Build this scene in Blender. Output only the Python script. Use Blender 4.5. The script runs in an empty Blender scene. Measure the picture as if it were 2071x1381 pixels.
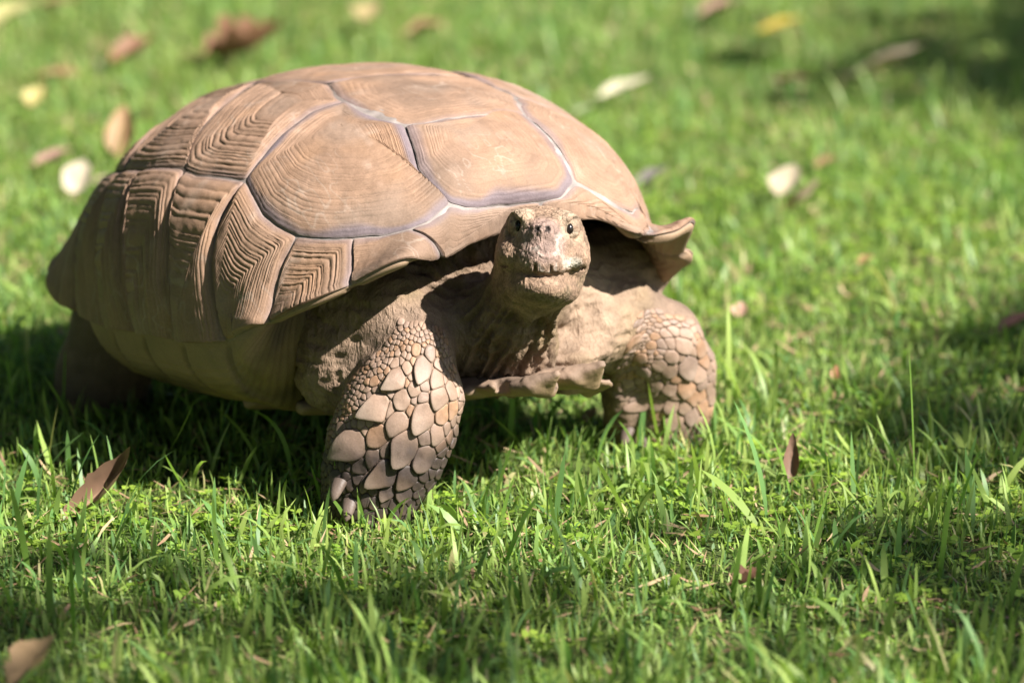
import bpy, math, random
import numpy as np
from mathutils import Vector
from mathutils.bvhtree import BVHTree

# ------------------------------------------------------------------ camera, sky, sun, exposure
R = math.radians
SC = bpy.context.scene
COL = SC.collection
PITCH, CAM_D, LENS = R(14.4), 3.88, 135.0
AIM = (0.151, 0.0, 0.093)
cam_data = bpy.data.cameras.new('camera')
cam = bpy.data.objects.new('camera', cam_data)
COL.objects.link(cam)
cam_data.lens = LENS
cam_data.sensor_width = 36.0
cam_data.clip_start, cam_data.clip_end = 0.05, 400.0
CAM = np.array([AIM[0], AIM[1] - CAM_D * math.cos(PITCH), AIM[2] + CAM_D * math.sin(PITCH)])
cam.location = CAM
cam.rotation_euler = (math.pi / 2 - PITCH, 0, 0)
cam_data.dof.use_dof = True
cam_data.dof.focus_distance = 3.52
cam_data.dof.aperture_fstop = 3.5
SC.camera = cam

SUN_ELEV, SUN_AZ = R(43), R(34)          # azimuth: from the right (+X), turned towards the camera (-Y)
SUN = np.array([math.cos(SUN_ELEV) * math.cos(SUN_AZ), -math.cos(SUN_ELEV) * math.sin(SUN_AZ), math.sin(SUN_ELEV)])
world = bpy.data.worlds.new('World')
SC.world = world
world.use_nodes = True
wn = world.node_tree
sky = wn.nodes.new('ShaderNodeTexSky')
sky.sky_type = 'NISHITA'
sky.sun_disc = False
sky.sun_elevation = SUN_ELEV
sky.sun_rotation = math.atan2(SUN[0], SUN[1])
wn.links.new(sky.outputs[0], wn.nodes['Background'].inputs[0])
wn.nodes['Background'].inputs[1].default_value = 0.05
sun_data = bpy.data.lights.new('sun', 'SUN')
sun_data.energy = 5.0
sun_data.angle = R(0.53)
sun_data.color = (1.0, 0.95, 0.87)
sun = bpy.data.objects.new('sun', sun_data)
COL.objects.link(sun)
sun.rotation_euler = Vector(SUN).to_track_quat('Z', 'Y').to_euler()
SC.view_settings.view_transform = 'Standard'
SC.view_settings.look = 'None'
SC.view_settings.gamma = 1.0
SC.view_settings.exposure = 1.48
SC.cycles.max_bounces = 6
SC.cycles.transparent_max_bounces = 4

# ------------------------------------------------------------------ frames: photo pixels -> rays -> points on things
FPX = 2071 * LENS / 36.0
PSI = R(28.1)                            # the way the tortoise heads, turned from the camera to the right
HEAD_DIR = np.array([math.sin(PSI), -math.cos(PSI), 0.0])
LEFT_DIR = np.array([math.cos(PSI), math.sin(PSI), 0.0])
TL = np.stack([HEAD_DIR, LEFT_DIR, [0, 0, 1.0]])       # world -> tortoise frame (x ahead, y left, z up)

def ray_world(px, py):
    u, v = (px - 1035.5) / FPX, (690.5 - py) / FPX
    d = np.array([u, math.cos(PITCH) + v * math.sin(PITCH), -math.sin(PITCH) + v * math.cos(PITCH)])
    return CAM, d / np.linalg.norm(d)

def ray_local(px, py):
    o, d = ray_world(px, py)
    return TL @ o, TL @ d

def at(px, py, **k):
    """the point of a pixel's ray where the tortoise-frame x, y or z has the given value"""
    o, d = ray_local(px, py)
    ax, val = list(k.items())[0]
    i = 'xyz'.index(ax)
    return o + d * (val - o[i]) / d[i]

def on_ground(px, py, z=0.0):
    o, d = ray_world(px, py)
    return o + d * (z - o[2]) / d[2]

# ------------------------------------------------------------------ small helpers
rng = np.random.default_rng(7)

def _hash(i, j, k, seed):
    n = (i.astype(np.int64) * 374761393 + j.astype(np.int64) * 668265263 + k.astype(np.int64) * 2147483647 + seed * 974711) & 0xffffffff
    n = ((n ^ (n >> 13)) * 1274126177) & 0xffffffff
    n = n ^ (n >> 16)
    return (n & 0xffff) / 65535.0

def vnoise(P, scale=1.0, seed=0):
    """value noise in -1..1"""
    Q = np.asarray(P, float) * scale
    i0 = np.floor(Q).astype(np.int64)
    f = Q - i0
    f = f * f * (3 - 2 * f)
    out = 0
    for a in (0, 1):
        for b in (0, 1):
            for c in (0, 1):
                w = (f[..., 0] if a else 1 - f[..., 0]) * (f[..., 1] if b else 1 - f[..., 1]) * (f[..., 2] if c else 1 - f[..., 2])
                out = out + w * _hash(i0[..., 0] + a, i0[..., 1] + b, i0[..., 2] + c, seed)
    return out * 2 - 1

def fbm(P, scale, seed=0, octaves=3):
    return sum(vnoise(P, scale * 2 ** o, seed + o) * 0.5 ** o for o in range(octaves)) / 1.75

def smooth(a, b, x):
    t = np.clip((x - a) / (b - a), 0, 1)
    return t * t * (3 - 2 * t)

def mix(a, b, t):
    t = np.asarray(t)[..., None]
    return np.asarray(a) * (1 - t) + np.asarray(b) * t

def mesh_obj(name, verts, faces, mat, parent=None, col=None, shade=True, mesh=None):
    if mesh is None:
        mesh = bpy.data.meshes.new(name)
        verts = np.asarray(verts, np.float32)
        if isinstance(faces, np.ndarray):
            k = faces.shape[1]
            mesh.vertices.add(len(verts))
            mesh.vertices.foreach_set('co', verts.ravel())
            mesh.loops.add(faces.size)
            mesh.loops.foreach_set('vertex_index', faces.astype(np.int32).ravel())
            mesh.polygons.add(len(faces))
            mesh.polygons.foreach_set('loop_start', np.arange(0, faces.size, k, dtype=np.int32))
            mesh.update(calc_edges=True)
        else:
            mesh.from_pydata(verts.tolist(), [], [list(f) for f in faces])
        if shade:
            mesh.polygons.foreach_set('use_smooth', np.ones(len(mesh.polygons), bool))
        if col is not None:
            a = mesh.color_attributes.new('col', 'FLOAT_COLOR', 'POINT')
            c = np.ones((len(verts), 4), np.float32)
            c[:, :3] = np.clip(col, 0, 1)
            a.data.foreach_set('color', c.ravel())
        mesh.materials.append(mat)
    o = bpy.data.objects.new(name, mesh)
    COL.objects.link(o)
    if parent is not None:
        o.parent = parent
    return o

def tag(o, label=None, cat=None, group=None, kind=None):
    for k, v in (('label', label), ('category', cat), ('group', group), ('kind', kind)):
        if v:
            o[k] = v
    return o

class N:
    """tiny node-tree writer"""
    def __init__(self, name):
        self.m = bpy.data.materials.new(name)
        self.m.use_nodes = True
        self.t = self.m.node_tree
        self.t.nodes.clear()
    def add(self, kind, ins=None, **props):
        n = self.t.nodes.new('ShaderNode' + kind)
        for k, v in props.items():
            setattr(n, k, v)
        for k, v in (ins or {}).items():
            s = n.inputs[k]
            if isinstance(v, bpy.types.NodeSocket):
                self.t.links.new(v, s)
            else:
                s.default_value = v
        return n
    def out(self, shader):
        o = self.t.nodes.new('ShaderNodeOutputMaterial')
        self.t.links.new(shader, o.inputs[0])
        return self.m

def rgb(c):
    return (c[0], c[1], c[2], 1.0)

# ------------------------------------------------------------------ materials
def skin_material():
    n = N('tortoise_skin')
    col = n.add('Attribute', attribute_name='col')
    tc = n.add('TexCoord')
    big = n.add('TexNoise', {'Vector': tc.outputs['Object'], 'Scale': 45.0, 'Detail': 5.0, 'Roughness': .65})
    vor = n.add('TexVoronoi', {'Vector': tc.outputs['Object'], 'Scale': 480.0, 'Randomness': 1.0}, feature='DISTANCE_TO_EDGE')
    edge = n.add('MapRange', {'Value': vor.outputs['Distance'], 'From Min': 0.0, 'From Max': .22})
    var = n.add('MapRange', {'Value': big.outputs['Fac'], 'From Min': .3, 'From Max': .7, 'To Min': .58, 'To Max': 1.0})
    em = n.add('MapRange', {'Value': edge.outputs[0], 'To Min': .84, 'To Max': 1.04})
    mul = n.add('Math', {0: var.outputs[0], 1: em.outputs[0]}, operation='MULTIPLY')
    c = n.add('VectorMath', {0: col.outputs['Color'], 1: mul.outputs[0]}, operation='MULTIPLY')
    fine = n.add('TexNoise', {'Vector': tc.outputs['Object'], 'Scale': 420.0, 'Detail': 3.0})
    b1 = n.add('Bump', {'Height': edge.outputs[0], 'Strength': .3, 'Distance': .0007})
    b2 = n.add('Bump', {'Height': big.outputs['Fac'], 'Strength': .5, 'Distance': .004, 'Normal': b1.outputs[0]})
    mp = n.add('Mapping', {'Vector': tc.outputs['Object'], 'Scale': (1.0, 1.0, .35), 'Rotation': (.5, .3, .2)})
    wr = n.add('TexNoise', {'Vector': mp.outputs[0], 'Scale': 190.0, 'Detail': 2.0, 'Distortion': .6})
    wa = n.add('Math', {0: wr.outputs['Fac'], 1: .5}, operation='SUBTRACT')
    wb = n.add('Math', {0: wa.outputs[0]}, operation='ABSOLUTE')
    b2b = n.add('Bump', {'Height': wb.outputs[0], 'Strength': .7, 'Distance': .006, 'Normal': b2.outputs[0]})
    b3 = n.add('Bump', {'Height': fine.outputs['Fac'], 'Strength': .35, 'Distance': .0008, 'Normal': b2b.outputs[0]})
    p = n.add('BsdfPrincipled', {'Base Color': c.outputs[0], 'Roughness': .75, 'Normal': b3.outputs[0], 'Specular IOR Level': .35})
    return n.out(p.outputs[0])

def horn_material(name, rough=.5, bump=.0005, spec=.4, streak=True):
    n = N(name)
    col = n.add('Attribute', attribute_name='col')
    tc = n.add('TexCoord')
    a = n.add('TexNoise', {'Vector': tc.outputs['Object'], 'Scale': 38.0, 'Detail': 6.0, 'Roughness': .62})
    f = n.add('TexNoise', {'Vector': tc.outputs['Object'], 'Scale': 520.0, 'Detail': 4.0, 'Roughness': .7})
    va = n.add('MapRange', {'Value': a.outputs['Fac'], 'From Min': .3, 'From Max': .7, 'To Min': .67, 'To Max': .93})
    vf = n.add('MapRange', {'Value': f.outputs['Fac'], 'From Min': .3, 'From Max': .7, 'To Min': .88, 'To Max': 1.1})
    mul = n.add('Math', {0: va.outputs[0], 1: vf.outputs[0]}, operation='MULTIPLY')
    c = n.add('VectorMath', {0: col.outputs['Color'], 1: mul.outputs[0]}, operation='MULTIPLY')
    b = n.add('Bump', {'Height': f.outputs['Fac'], 'Strength': .6, 'Distance': bump})
    ro = n.add('MapRange', {'Value': a.outputs['Fac'], 'From Min': .3, 'From Max': .7, 'To Min': rough - .1, 'To Max': rough + .12})
    p = n.add('BsdfPrincipled', {'Base Color': c.outputs[0], 'Roughness': ro.outputs[0], 'Normal': b.outputs[0], 'Specular IOR Level': spec})
    return n.out(p.outputs[0])

M_SKIN = skin_material()
M_SHELL = horn_material('scute_horn', .68, .0006, .22)
M_SEAM = horn_material('seam_horn', .66, .0006, .25)
M_SCALE = horn_material('scale_horn', .52, .0005, .32)
def eye_material():
    n = N('eye_gloss')
    return n.out(n.add('BsdfPrincipled', {'Base Color': (.012, .009, .008, 1), 'Roughness': .22, 'Specular IOR Level': .4}).outputs[0])
M_EYE = eye_material()

# ------------------------------------------------------------------ the tortoise: root at its base
tortoise = bpy.data.objects.new('tortoise', None)
COL.objects.link(tortoise)
tortoise.rotation_euler = (0, 0, math.atan2(HEAD_DIR[1], HEAD_DIR[0]))
tag(tortoise, 'large tan tortoise walking on the lawn with ridged domed shell and raised head', 'tortoise')

# ---- carapace surface: a dome cut off by a flared rim. S(theta, r): r 0 apex .. 1 rim edge .. 1.1 under the lip .. 1.5 bridge / inner side
DA, DB, DH, DZ, DN, DE1, DE2, DAX = .347, .270, .3724, .170, 1.923, .922, .927, .064
def dome(th, r):
    c, s = np.cos(th), np.sin(th)
    RR = (np.abs(c / DA) ** DN + np.abs(s / DB) ** DN) ** (-1 / DN)
    g = np.sin(np.clip(r, 0, 1) * np.pi / 2) ** DE1
    h = np.cos(np.clip(r, 0, 1) * np.pi / 2) ** DE2
    return np.stack([RR * g * c + DAX * h, RR * g * s, DZ + (DH - DZ) * h], -1)

RIM = [  # x, y, z of the edge, from the notch above the neck round the right flank to the tail and back by the left
    (.288, 0, .266), (.306, -.040, .262), (.320, -.070, .257), (.336, -.118, .262), (.314, -.156, .243), (.289, -.186, .222), (.250, -.213, .199),
    (.207, -.229, .177), (.148, -.246, .161), (.090, -.259, .155), (.040, -.265, .150), (-.020, -.268, .141), (-.100, -.262, .135),
    (-.165, -.258, .136), (-.215, -.250, .146), (-.265, -.212, .140), (-.305, -.165, .135), (-.332, -.090, .128), (-.345, 0, .11),
    (-.332, .090, .128), (-.305, .165, .135), (-.265, .212, .140), (-.215, .250, .146), (-.165, .258, .136), (-.100, .262, .135),
    (-.020, .268, .141), (.040, .265, .150), (.090, .259, .155), (.148, .250, .158), (.196, .246, .176), (.236, .242, .206), (.256, .224, .224),
    (.286, .207, .250), (.295, .184, .246), (.297, .158, .249), (.294, .100, .268), (.294, .045, .268)]
_rim = np.array(RIM)
_ang = np.unwrap(np.arctan2(_rim[:, 1], _rim[:, 0]))            # falls from 0 to about -2 pi
_tg, _rg = np.meshgrid(np.linspace(-np.pi * 2.2, .2 * np.pi, 721), np.linspace(.45, 1, 111), indexing='ij')
_dg = dome(_tg, _rg)
def _fit(P, a):
    d = np.linalg.norm(_dg - P, axis=-1) + .02 * np.abs(_tg - a)
    i = np.unravel_index(np.argmin(d), d.shape)
    return _tg[i] - a, _rg[i]
_dt, _rm = np.array([_fit(P, a) for P, a in zip(_rim, _ang)]).T
def _smooth_cyc(v):
    return (np.roll(v, 1) + 2 * v + np.roll(v, -1)) / 4
_dt, _rm = _smooth_cyc(_dt), _smooth_cyc(_rm)
_deg = np.degrees((_ang + np.pi) % (2 * np.pi) - np.pi)
_rm = np.clip(_rm + .085 * smooth(18, 32, _deg) * smooth(58, 46, _deg) + .035 * smooth(-10, -18, _deg) * smooth(-48, -38, _deg), 0, 1)   # the dome dips before it flares
_off = _rim - dome(_ang + _dt, _rm)
def cyc(val):
    """periodic Catmull-Rom of values given at _ang, sampled on a fine table"""
    val = np.asarray(val, float)
    ks = _ang[::-1]
    v = val[::-1]
    ks = np.concatenate([ks[-2:] - 2 * np.pi, ks, ks[:2] + 2 * np.pi])
    v = np.concatenate([v[-2:], v, v[:2]])
    m = np.gradient(v, ks, axis=0)
    T = np.linspace(-2 * np.pi, 0, 1441)
    i = np.clip(np.searchsorted(ks, T) - 1, 0, len(ks) - 2)
    h = ks[i + 1] - ks[i]
    t = (T - ks[i]) / h
    sh = (slice(None),) + (None,) * (v.ndim - 1)
    t, h = t[sh], h[sh]
    return (2 * t**3 - 3 * t**2 + 1) * v[i] + (t**3 - 2 * t**2 + t) * h * m[i] + (-2 * t**3 + 3 * t**2) * v[i + 1] + (t**3 - t**2) * h * m[i + 1]
TAB_T = np.linspace(-2 * np.pi, 0, 1441)
TAB_DT, TAB_RM, TAB_OFF = cyc(_dt), cyc(_rm), cyc(_off)
def look(tab, th):
    k = (np.asarray(th) % (2 * np.pi)) / (2 * np.pi) * 1440
    i = np.minimum(k.astype(int), 1439)
    f = k - i
    if tab.ndim > 1:
        f = f[..., None]
    return tab[i] * (1 - f) + tab[i + 1] * f
# the seams between the marginal scutes: their angles on the rim, right side and left side
M_RIGHT = [8, -12.5, -27.5, -41, -50.5, -64, -79, -94, -112, -131, -152, -172]
M_LEFT = [8, 28, 43, 57, 69, 82, 96, 112, 131, 152, 172]
_MS = np.array(sorted(M_RIGHT + M_LEFT[1:]) + [188.0])
def scallop(th):
    t = np.degrees((np.asarray(th) + R(172)) % (2 * np.pi)) - 172.0
    k = np.clip(np.searchsorted(_MS, t, side='right') - 1, 0, len(_MS) - 2)
    f = (t - _MS[k]) / (_MS[k + 1] - _MS[k])
    flare = np.where(np.abs(t) < 48, 1.0, np.where(np.abs(t) > 115, .9, .35))
    return np.sin(np.pi * np.clip(f, 0, 1)) ** .8 * flare
def S(th, r):
    th, r = np.broadcast_arrays(np.asarray(th, float), np.asarray(r, float))
    return _surf(th, r)
def _top(th, r):
    dg = np.abs(np.degrees((th + np.pi) % (2 * np.pi) - np.pi))
    b = np.clip((r - .66) / .34, 0, 1) ** (2.4 + 3.2 * smooth(100, 128, dg) + 1.8 * smooth(14, 28, dg) * smooth(62, 50, dg))
    P = dome(th + look(TAB_DT, th), r * look(TAB_RM, th)) + b[..., None] * look(TAB_OFF, th)
    sc = (scallop(th) - .6) * np.clip((r - .86) / .14, 0, 1) ** 1.5 * .009
    out = np.stack([np.cos(th), np.sin(th), .45 + 0 * th], -1)
    return P + out * sc[..., None]
def _surf(th, r):
    P = _top(th, np.minimum(r, 1.0))
    m = r > 1.0
    if m.any():
        t, q = th[m], r[m]
        rim, inn = _top(t, np.ones_like(t)), _top(t, np.full_like(t, .97))
        side = _top(t + .004, np.ones_like(t)) - rim
        tang = rim - inn
        tang /= np.linalg.norm(tang, axis=-1, keepdims=True)
        nor = np.cross(tang, side)
        nor /= np.linalg.norm(nor, axis=-1, keepdims=True)
        nor *= np.sign((nor * np.stack([np.cos(t), np.sin(t), .8 + 0 * t], -1)).sum(-1, keepdims=True) + 1e-9)
        tau = .010
        U0 = rim - nor * tau - tang * .003
        mid = rim + tang * tau * .75 - nor * tau * .5
        w = np.clip((q - 1) / .1, 0, 1)[:, None]
        lip = rim * (1 - w) ** 2 + 2 * w * (1 - w) * mid + U0 * w * w
        deg = np.abs(np.degrees((t + np.pi) % (2 * np.pi) - np.pi))
        lft = (np.sin(t) > 0) * 1.0
        wb = (smooth(38 + 26 * lft, 52 + 30 * lft, deg) * (1 - smooth(104, 122, deg)))[:, None]
        L_br = np.stack([rim[:, 0] * .88, rim[:, 1] * .60, np.full_like(t, .066) + .07 * np.clip(rim[:, 0], 0, 1)], -1)
        v = np.clip((q - 1.1) / .4, 0, 1)[:, None]
        under_in = _top(t, 1 - .28 * v[:, 0]) + (U0 - rim) * (1 - v) - np.stack([.012 * np.cos(t), .012 * np.sin(t), .014 + 0 * t], -1) * v
        # on the flank no lip: the shell rolls on downwards into the bridge
        c1 = rim + tang * .035 + np.array([0, 0, -.012])
        c2 = L_br + (rim - L_br) * np.array([.62, .62, .06])
        vb = np.clip((q - 1.0) / .5, 0, 1)[:, None]
        under_br = rim * (1 - vb) ** 3 + 3 * vb * (1 - vb) ** 2 * c1 + 3 * vb * vb * (1 - vb) * c2 + L_br * vb ** 3
        low = np.where((q <= 1.1)[:, None], lip, under_in) * (1 - wb) + under_br * wb
        P = P.copy()
        P[m] = low
    return P
def Suv(uv):
    r = np.hypot(uv[..., 0], uv[..., 1])
    return S(np.arctan2(uv[..., 1], uv[..., 0]), r)
def Snorm(uv, e=2e-3):
    du = Suv(uv + [e, 0]) - Suv(uv - [e, 0])
    dv = Suv(uv + [0, e]) - Suv(uv - [0, e])
    n = np.cross(du, dv)
    return n / (np.linalg.norm(n, axis=-1, keepdims=True) + 1e-12)

# tree over the smooth surface: a photo pixel gives the place on the shell
_nt, _nr = 361, 120
_t, _r = np.meshgrid(np.linspace(0, 2 * np.pi, _nt), np.linspace(.004, 1, _nr), indexing='ij')
_P = S(_t, _r).reshape(-1, 3)
_q = (np.arange(_nt - 1)[:, None] * _nr + np.arange(_nr - 1)[None, :]).ravel()
_F = np.stack([_q, _q + 1, _q + _nr + 1, _q + _nr], 1)
SH_BVH = BVHTree.FromPolygons(_P.tolist(), _F.tolist())
_tr = np.stack([_t.ravel(), _r.ravel()], -1)
def shell_uv(px, py):
    o, d = ray_local(px, py)
    loc, nor, idx, dist = SH_BVH.ray_cast(Vector(o), Vector(d))
    if loc is None:                      # just off the outline: the nearest place on the shell
        loc, nor, idx, dist = SH_BVH.find_nearest(Vector(o + d * np.dot(np.array([0, -.05, .2]) - o, d)))
    vs = _F[idx]
    w = 1 / (np.linalg.norm(_P[vs] - np.array(loc), axis=1) + 1e-5) ** 2
    uv = np.stack([_tr[vs, 1] * np.cos(_tr[vs, 0]), _tr[vs, 1] * np.sin(_tr[vs, 0])], -1)
    return (uv * w[:, None]).sum(0) / w.sum()

# ---- the seams as lines on the shell, from the photo where it shows them
def U(*pts):
    return [shell_uv(*p) for p in pts]
def rimuv(deg, r=1.02):
    return np.array([r * math.cos(R(deg)), r * math.sin(R(deg))])
J = dict(P1R=U((908, 413))[0], P1L=U((1160, 373))[0], P2R=U((818, 258))[0], P2L=U((1060, 235))[0],
         P3R=U((697, 208))[0], P4R=U((662, 173))[0], P5R=U((516, 174))[0],
         P3L=(.150, .235), P4L=(.018, .205), P5L=(-.173, .23), P6R=(-.27, -.165), P6L=(-.27, .175), P7R=(-.47, -.22), P7L=(-.47, .22),
         P8R=(-.58, -.155), P8L=(-.58, .155), P9R=(-.80, -.24), P9L=(-.80, .24),
         Q1R=U((832, 465))[0], Q2R=U((716, 484))[0], Q3R=U((601, 478))[0], Q4R=U((496, 368))[0], Q5R=U((375, 345))[0],
         Q6R=(-.15, -.61), Q7R=(-.32, -.60), Q8R=(-.49, -.555), Q9R=(-.645, -.43), Q10R=(-.765, -.32),
         Q1L=U((1290, 424))[0], Q2L=(.70, .545), Q3L=(.50, .585), Q4L=(.281, .56), Q5L=(.062, .60), Q6L=(-.15, .61), Q7L=(-.32, .60),
         Q8L=(-.49, .555), Q9L=(-.645, .43), Q10L=(-.765, .32), F=U((1092, 410))[0])
J = {k: np.array(v, float) for k, v in J.items()}
for i, d in enumerate(M_RIGHT):
    J['R%dR' % i] = rimuv(d)
for i, d in enumerate(M_LEFT):
    J['R%dL' % i] = rimuv(d)
J['R0'] = J['R0R']
MID = {}                                  # bends of a seam between two junctions
def bend(a, b, pts):
    MID[(a, b)] = pts
    MID[(b, a)] = pts[::-1]
bend('P1R', 'P2R', U((871, 379), (846, 346), (834, 301)))
bend('P1L', 'P2L', U((1150, 338), (1122, 293), (1080, 252)))
bend('P2R', 'P3R', U((772, 244), (723, 223)))
bend('P3R', 'P4R', U((682, 199), (672, 184)))
bend('P2L', 'P3L', U((1043, 203)))
bend('P1R', 'F', U((938, 421), (970, 423), (1031, 416)))
bend('F', 'P1L', U((1134, 402)))
bend('P2R', 'P2L', U((875, 250), (930, 240), (1000, 236)))
bend('P3R', 'Q4R', U((635, 228), (567, 279), (516, 340)))
bend('Q4R', 'Q3R', U((533, 435), (560, 458)))
bend('Q3R', 'Q2R', U((660, 484)))
bend('Q2R', 'Q1R', U((770, 478)))
bend('Q1R', 'P1R', U((865, 450), (890, 430)))
bend('P5R', 'Q5R', U((442, 225), (391, 283), (376, 310)))
bend('Q5R', 'Q4R', U((398, 357), (440, 360), (480, 366)))
bend('Q1R', 'R1R', U((870, 487)))
bend('Q3R', 'R3R', U((580, 520), (563, 580)))
bend('Q4R', 'R4R', U((450, 440), (433, 500), (436, 560), (445, 605)))
bend('Q5R', 'R5R', U((365, 400), (354, 467), (347, 535)))
bend('Q6R', 'R6R', U((256, 518)))
bend('Q7R', 'R7R', U((205, 484)))
bend('P1L', 'Q1L', U((1200, 392), (1235, 412)))

def poly(keys):
    out = []
    for a, b in zip(keys, keys[1:] + keys[:1]):
        out.append(J[a])
        out += [np.array(p) for p in MID.get((a, b), [])]
    return np.array(out)
def rim_arc(a0, a1):
    return [rimuv(a0 + (a1 - a0) * k / 6) for k in range(1, 6)]
for i in range(11):
    bend('R%dR' % i if i else 'R0', 'R%dR' % (i + 1), rim_arc(M_RIGHT[i], M_RIGHT[i + 1]))
for i in range(10):
    bend('R%dL' % i if i else 'R0', 'R%dL' % (i + 1), rim_arc(M_LEFT[i], M_LEFT[i + 1]))
bend('R10L', 'R11R', rim_arc(172, 188))

SHELL_TAN = np.array([.295, .186, .127])
def build_scute(name, keys, areola, rings, amp, res=(60, 110), seed=0, wear=.25, dark=0.0, puff=(.0030, .0050), bandk=1.0):
    b = poly(keys)
    b = np.concatenate([b, b[:1]])
    d3 = np.linalg.norm(np.diff(Suv(b), axis=0), axis=1)
    L = np.concatenate([[0], np.cumsum(d3)])
    nr, nt = res
    s = np.linspace(0, L[-1], nt, endpoint=False)
    bd = np.stack([np.interp(s, L, b[:, k]) for k in (0, 1)], -1)
    for _ in range(2):                     # corners worn a little round
        bd = .25 * np.roll(bd, 1, 0) + .5 * bd + .25 * np.roll(bd, -1, 0)
    bp = Suv(bd)
    A = np.asarray(areola, float)
    Ap = Suv(A[None])[0]
    wob = fbm(bp, 90, seed + 3, 2)
    spoke = np.linalg.norm(bp - Ap, axis=1)
    gap = .0010 + .0010 * wob
    smax = np.clip(1 - gap / np.maximum(spoke, .003), .5, 1)
    sj = np.concatenate([np.linspace(.02, .93, nr - 8), np.linspace(.945, 1, 8)])
    ss = sj[:, None] * smax[None, :]
    uv = A + ss[..., None] * (bd - A)[None]
    P = Suv(uv)
    nrm = Snorm(uv)
    edge = (1 - ss) * spoke[None]
    h = puff[0] * (1 - np.exp(-edge / puff[1])) - .0010 * np.exp(-edge / .0006)
    tone1 = vnoise(np.stack([P[..., 0] * 25, P[..., 1] * 25, ss * 2], -1), 1, seed)
    rb = np.concatenate([[0], np.cumsum(np.random.default_rng(seed).gamma(3.2, 1, rings) * (1.25 - .5 * np.linspace(0, 1, rings)))])
    ph = np.interp(ss, rb / rb[-1], np.arange(rings + 1.0)) + .45 * tone1 * smooth(.1, .5, ss) + .10 * vnoise(P, 130, seed + 5)
    fr = ph - np.floor(ph)
    ridge = np.abs(np.sin(np.pi * fr)) ** .7 + .35 * fr
    ri = np.floor(ph)
    ringrand = _hash(ri.astype(int), np.zeros_like(ri, int), np.zeros_like(ri, int), seed + 11)
    sp = spoke[None] / rings
    a = np.minimum(amp, .26 * sp) * (.55 + .9 * ringrand) * smooth(wear * .4, wear + .25, ss) * (1 - .55 * smooth(.012, .004, edge))
    a = a * (.75 + .6 * vnoise(P, 35, seed + 8))
    h = h + a * (ridge - .5) + .0006 * fbm(P, 120, seed + 6, 2) + .0025 * vnoise(P, 18, seed + 30)
    V = P + nrm * h[..., None]
    ctr = Ap + Snorm(A[None])[0] * (.0028)
    verts = np.concatenate([V.reshape(-1, 3), ctr[None]])
    i = (np.arange(nr - 1)[:, None] * nt + np.arange(nt)[None]).ravel()
    i2 = (np.arange(nr - 1)[:, None] * nt + (np.arange(nt)[None] + 1) % nt).ravel()
    quads = np.stack([i, i + nt, i2 + nt, i2], 1)
    faces = [tuple(q) for q in quads.tolist()] + [(len(verts) - 1, k, (k + 1) % nt) for k in range(nt)]
    # colour of the horn: rings a little lighter and darker, orange and grey stains, a violet-grey band of young horn along the seams
    c = np.broadcast_to(SHELL_TAN, V.shape).copy()
    c *= (.94 + .12 * ringrand)[..., None]
    c *= (.90 + .16 * smooth(.05, .7, ridge))[..., None]
    st = smooth(.15, .75, fbm(P * [1, 1, 1.6], 22, seed + 40, 3))
    c = mix(c, np.array([.42, .235, .125]), st * .32)
    gr = smooth(.1, .7, fbm(P, 14, seed + 50, 3))
    c = mix(c, np.array([.275, .215, .178]), gr * .42)
    dirt = smooth(.25, .7, fbm(P, 48, seed + 51, 3)) * smooth(.9, .2, ridge)
    c = mix(c, np.array([.17, .122, .092]), dirt * .38)
    blot = smooth(.12, .55, fbm(P, 9, 401, 4))
    c = mix(c, np.array([.175, .122, .092]), blot * .55)
    scr = smooth(.90, .985, 1 - np.abs(vnoise(P * [.5, 1.6, 1], 95, seed + 53))) * smooth(.0, .5, vnoise(P, 24, seed + 54))
    c = mix(c, np.array([.42, .33, .27]), scr * .45)
    dust = smooth(.2, .8, fbm(P * [1, 1, .5], 75, seed + 52, 2))
    c = mix(c, np.array([.44, .33, .265]), dust * .40)
    ar = smooth(.34, .08, ss) * .45
    c = mix(c, np.array([.29, .212, .165]), ar)
    bw = (.010 + .006 * vnoise(bp, 30, seed + 60)) * (.6 + .4 * bandk)
    band = smooth(1.0, .25, edge / bw[None]) * (.35 + .4 * smooth(-.3, .6, vnoise(bp, 16, seed + 61)))[None]
    c = mix(c, np.array([.205, .165, .185]), np.clip(band * .75 * bandk, 0, .9))
    pale = smooth(.0028, .0006, edge) * (.35 + .4 * vnoise(bp, 45, seed + 62))[None] * (.45 + .55 * smooth(.0, .2, bp[:, 0]))[None]
    c = mix(c, np.array([.43, .375, .35]), np.clip(pale, 0, 1))
    if dark:
        c = mix(c, c * np.array([.72, .68, .62]), np.full(c.shape[:2], dark))
    cc = np.concatenate([c.reshape(-1, 3), c[0].mean(0)[None]])
    o = mesh_obj(name, verts, faces, M_SHELL, carapace, cc)
    return o

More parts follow.
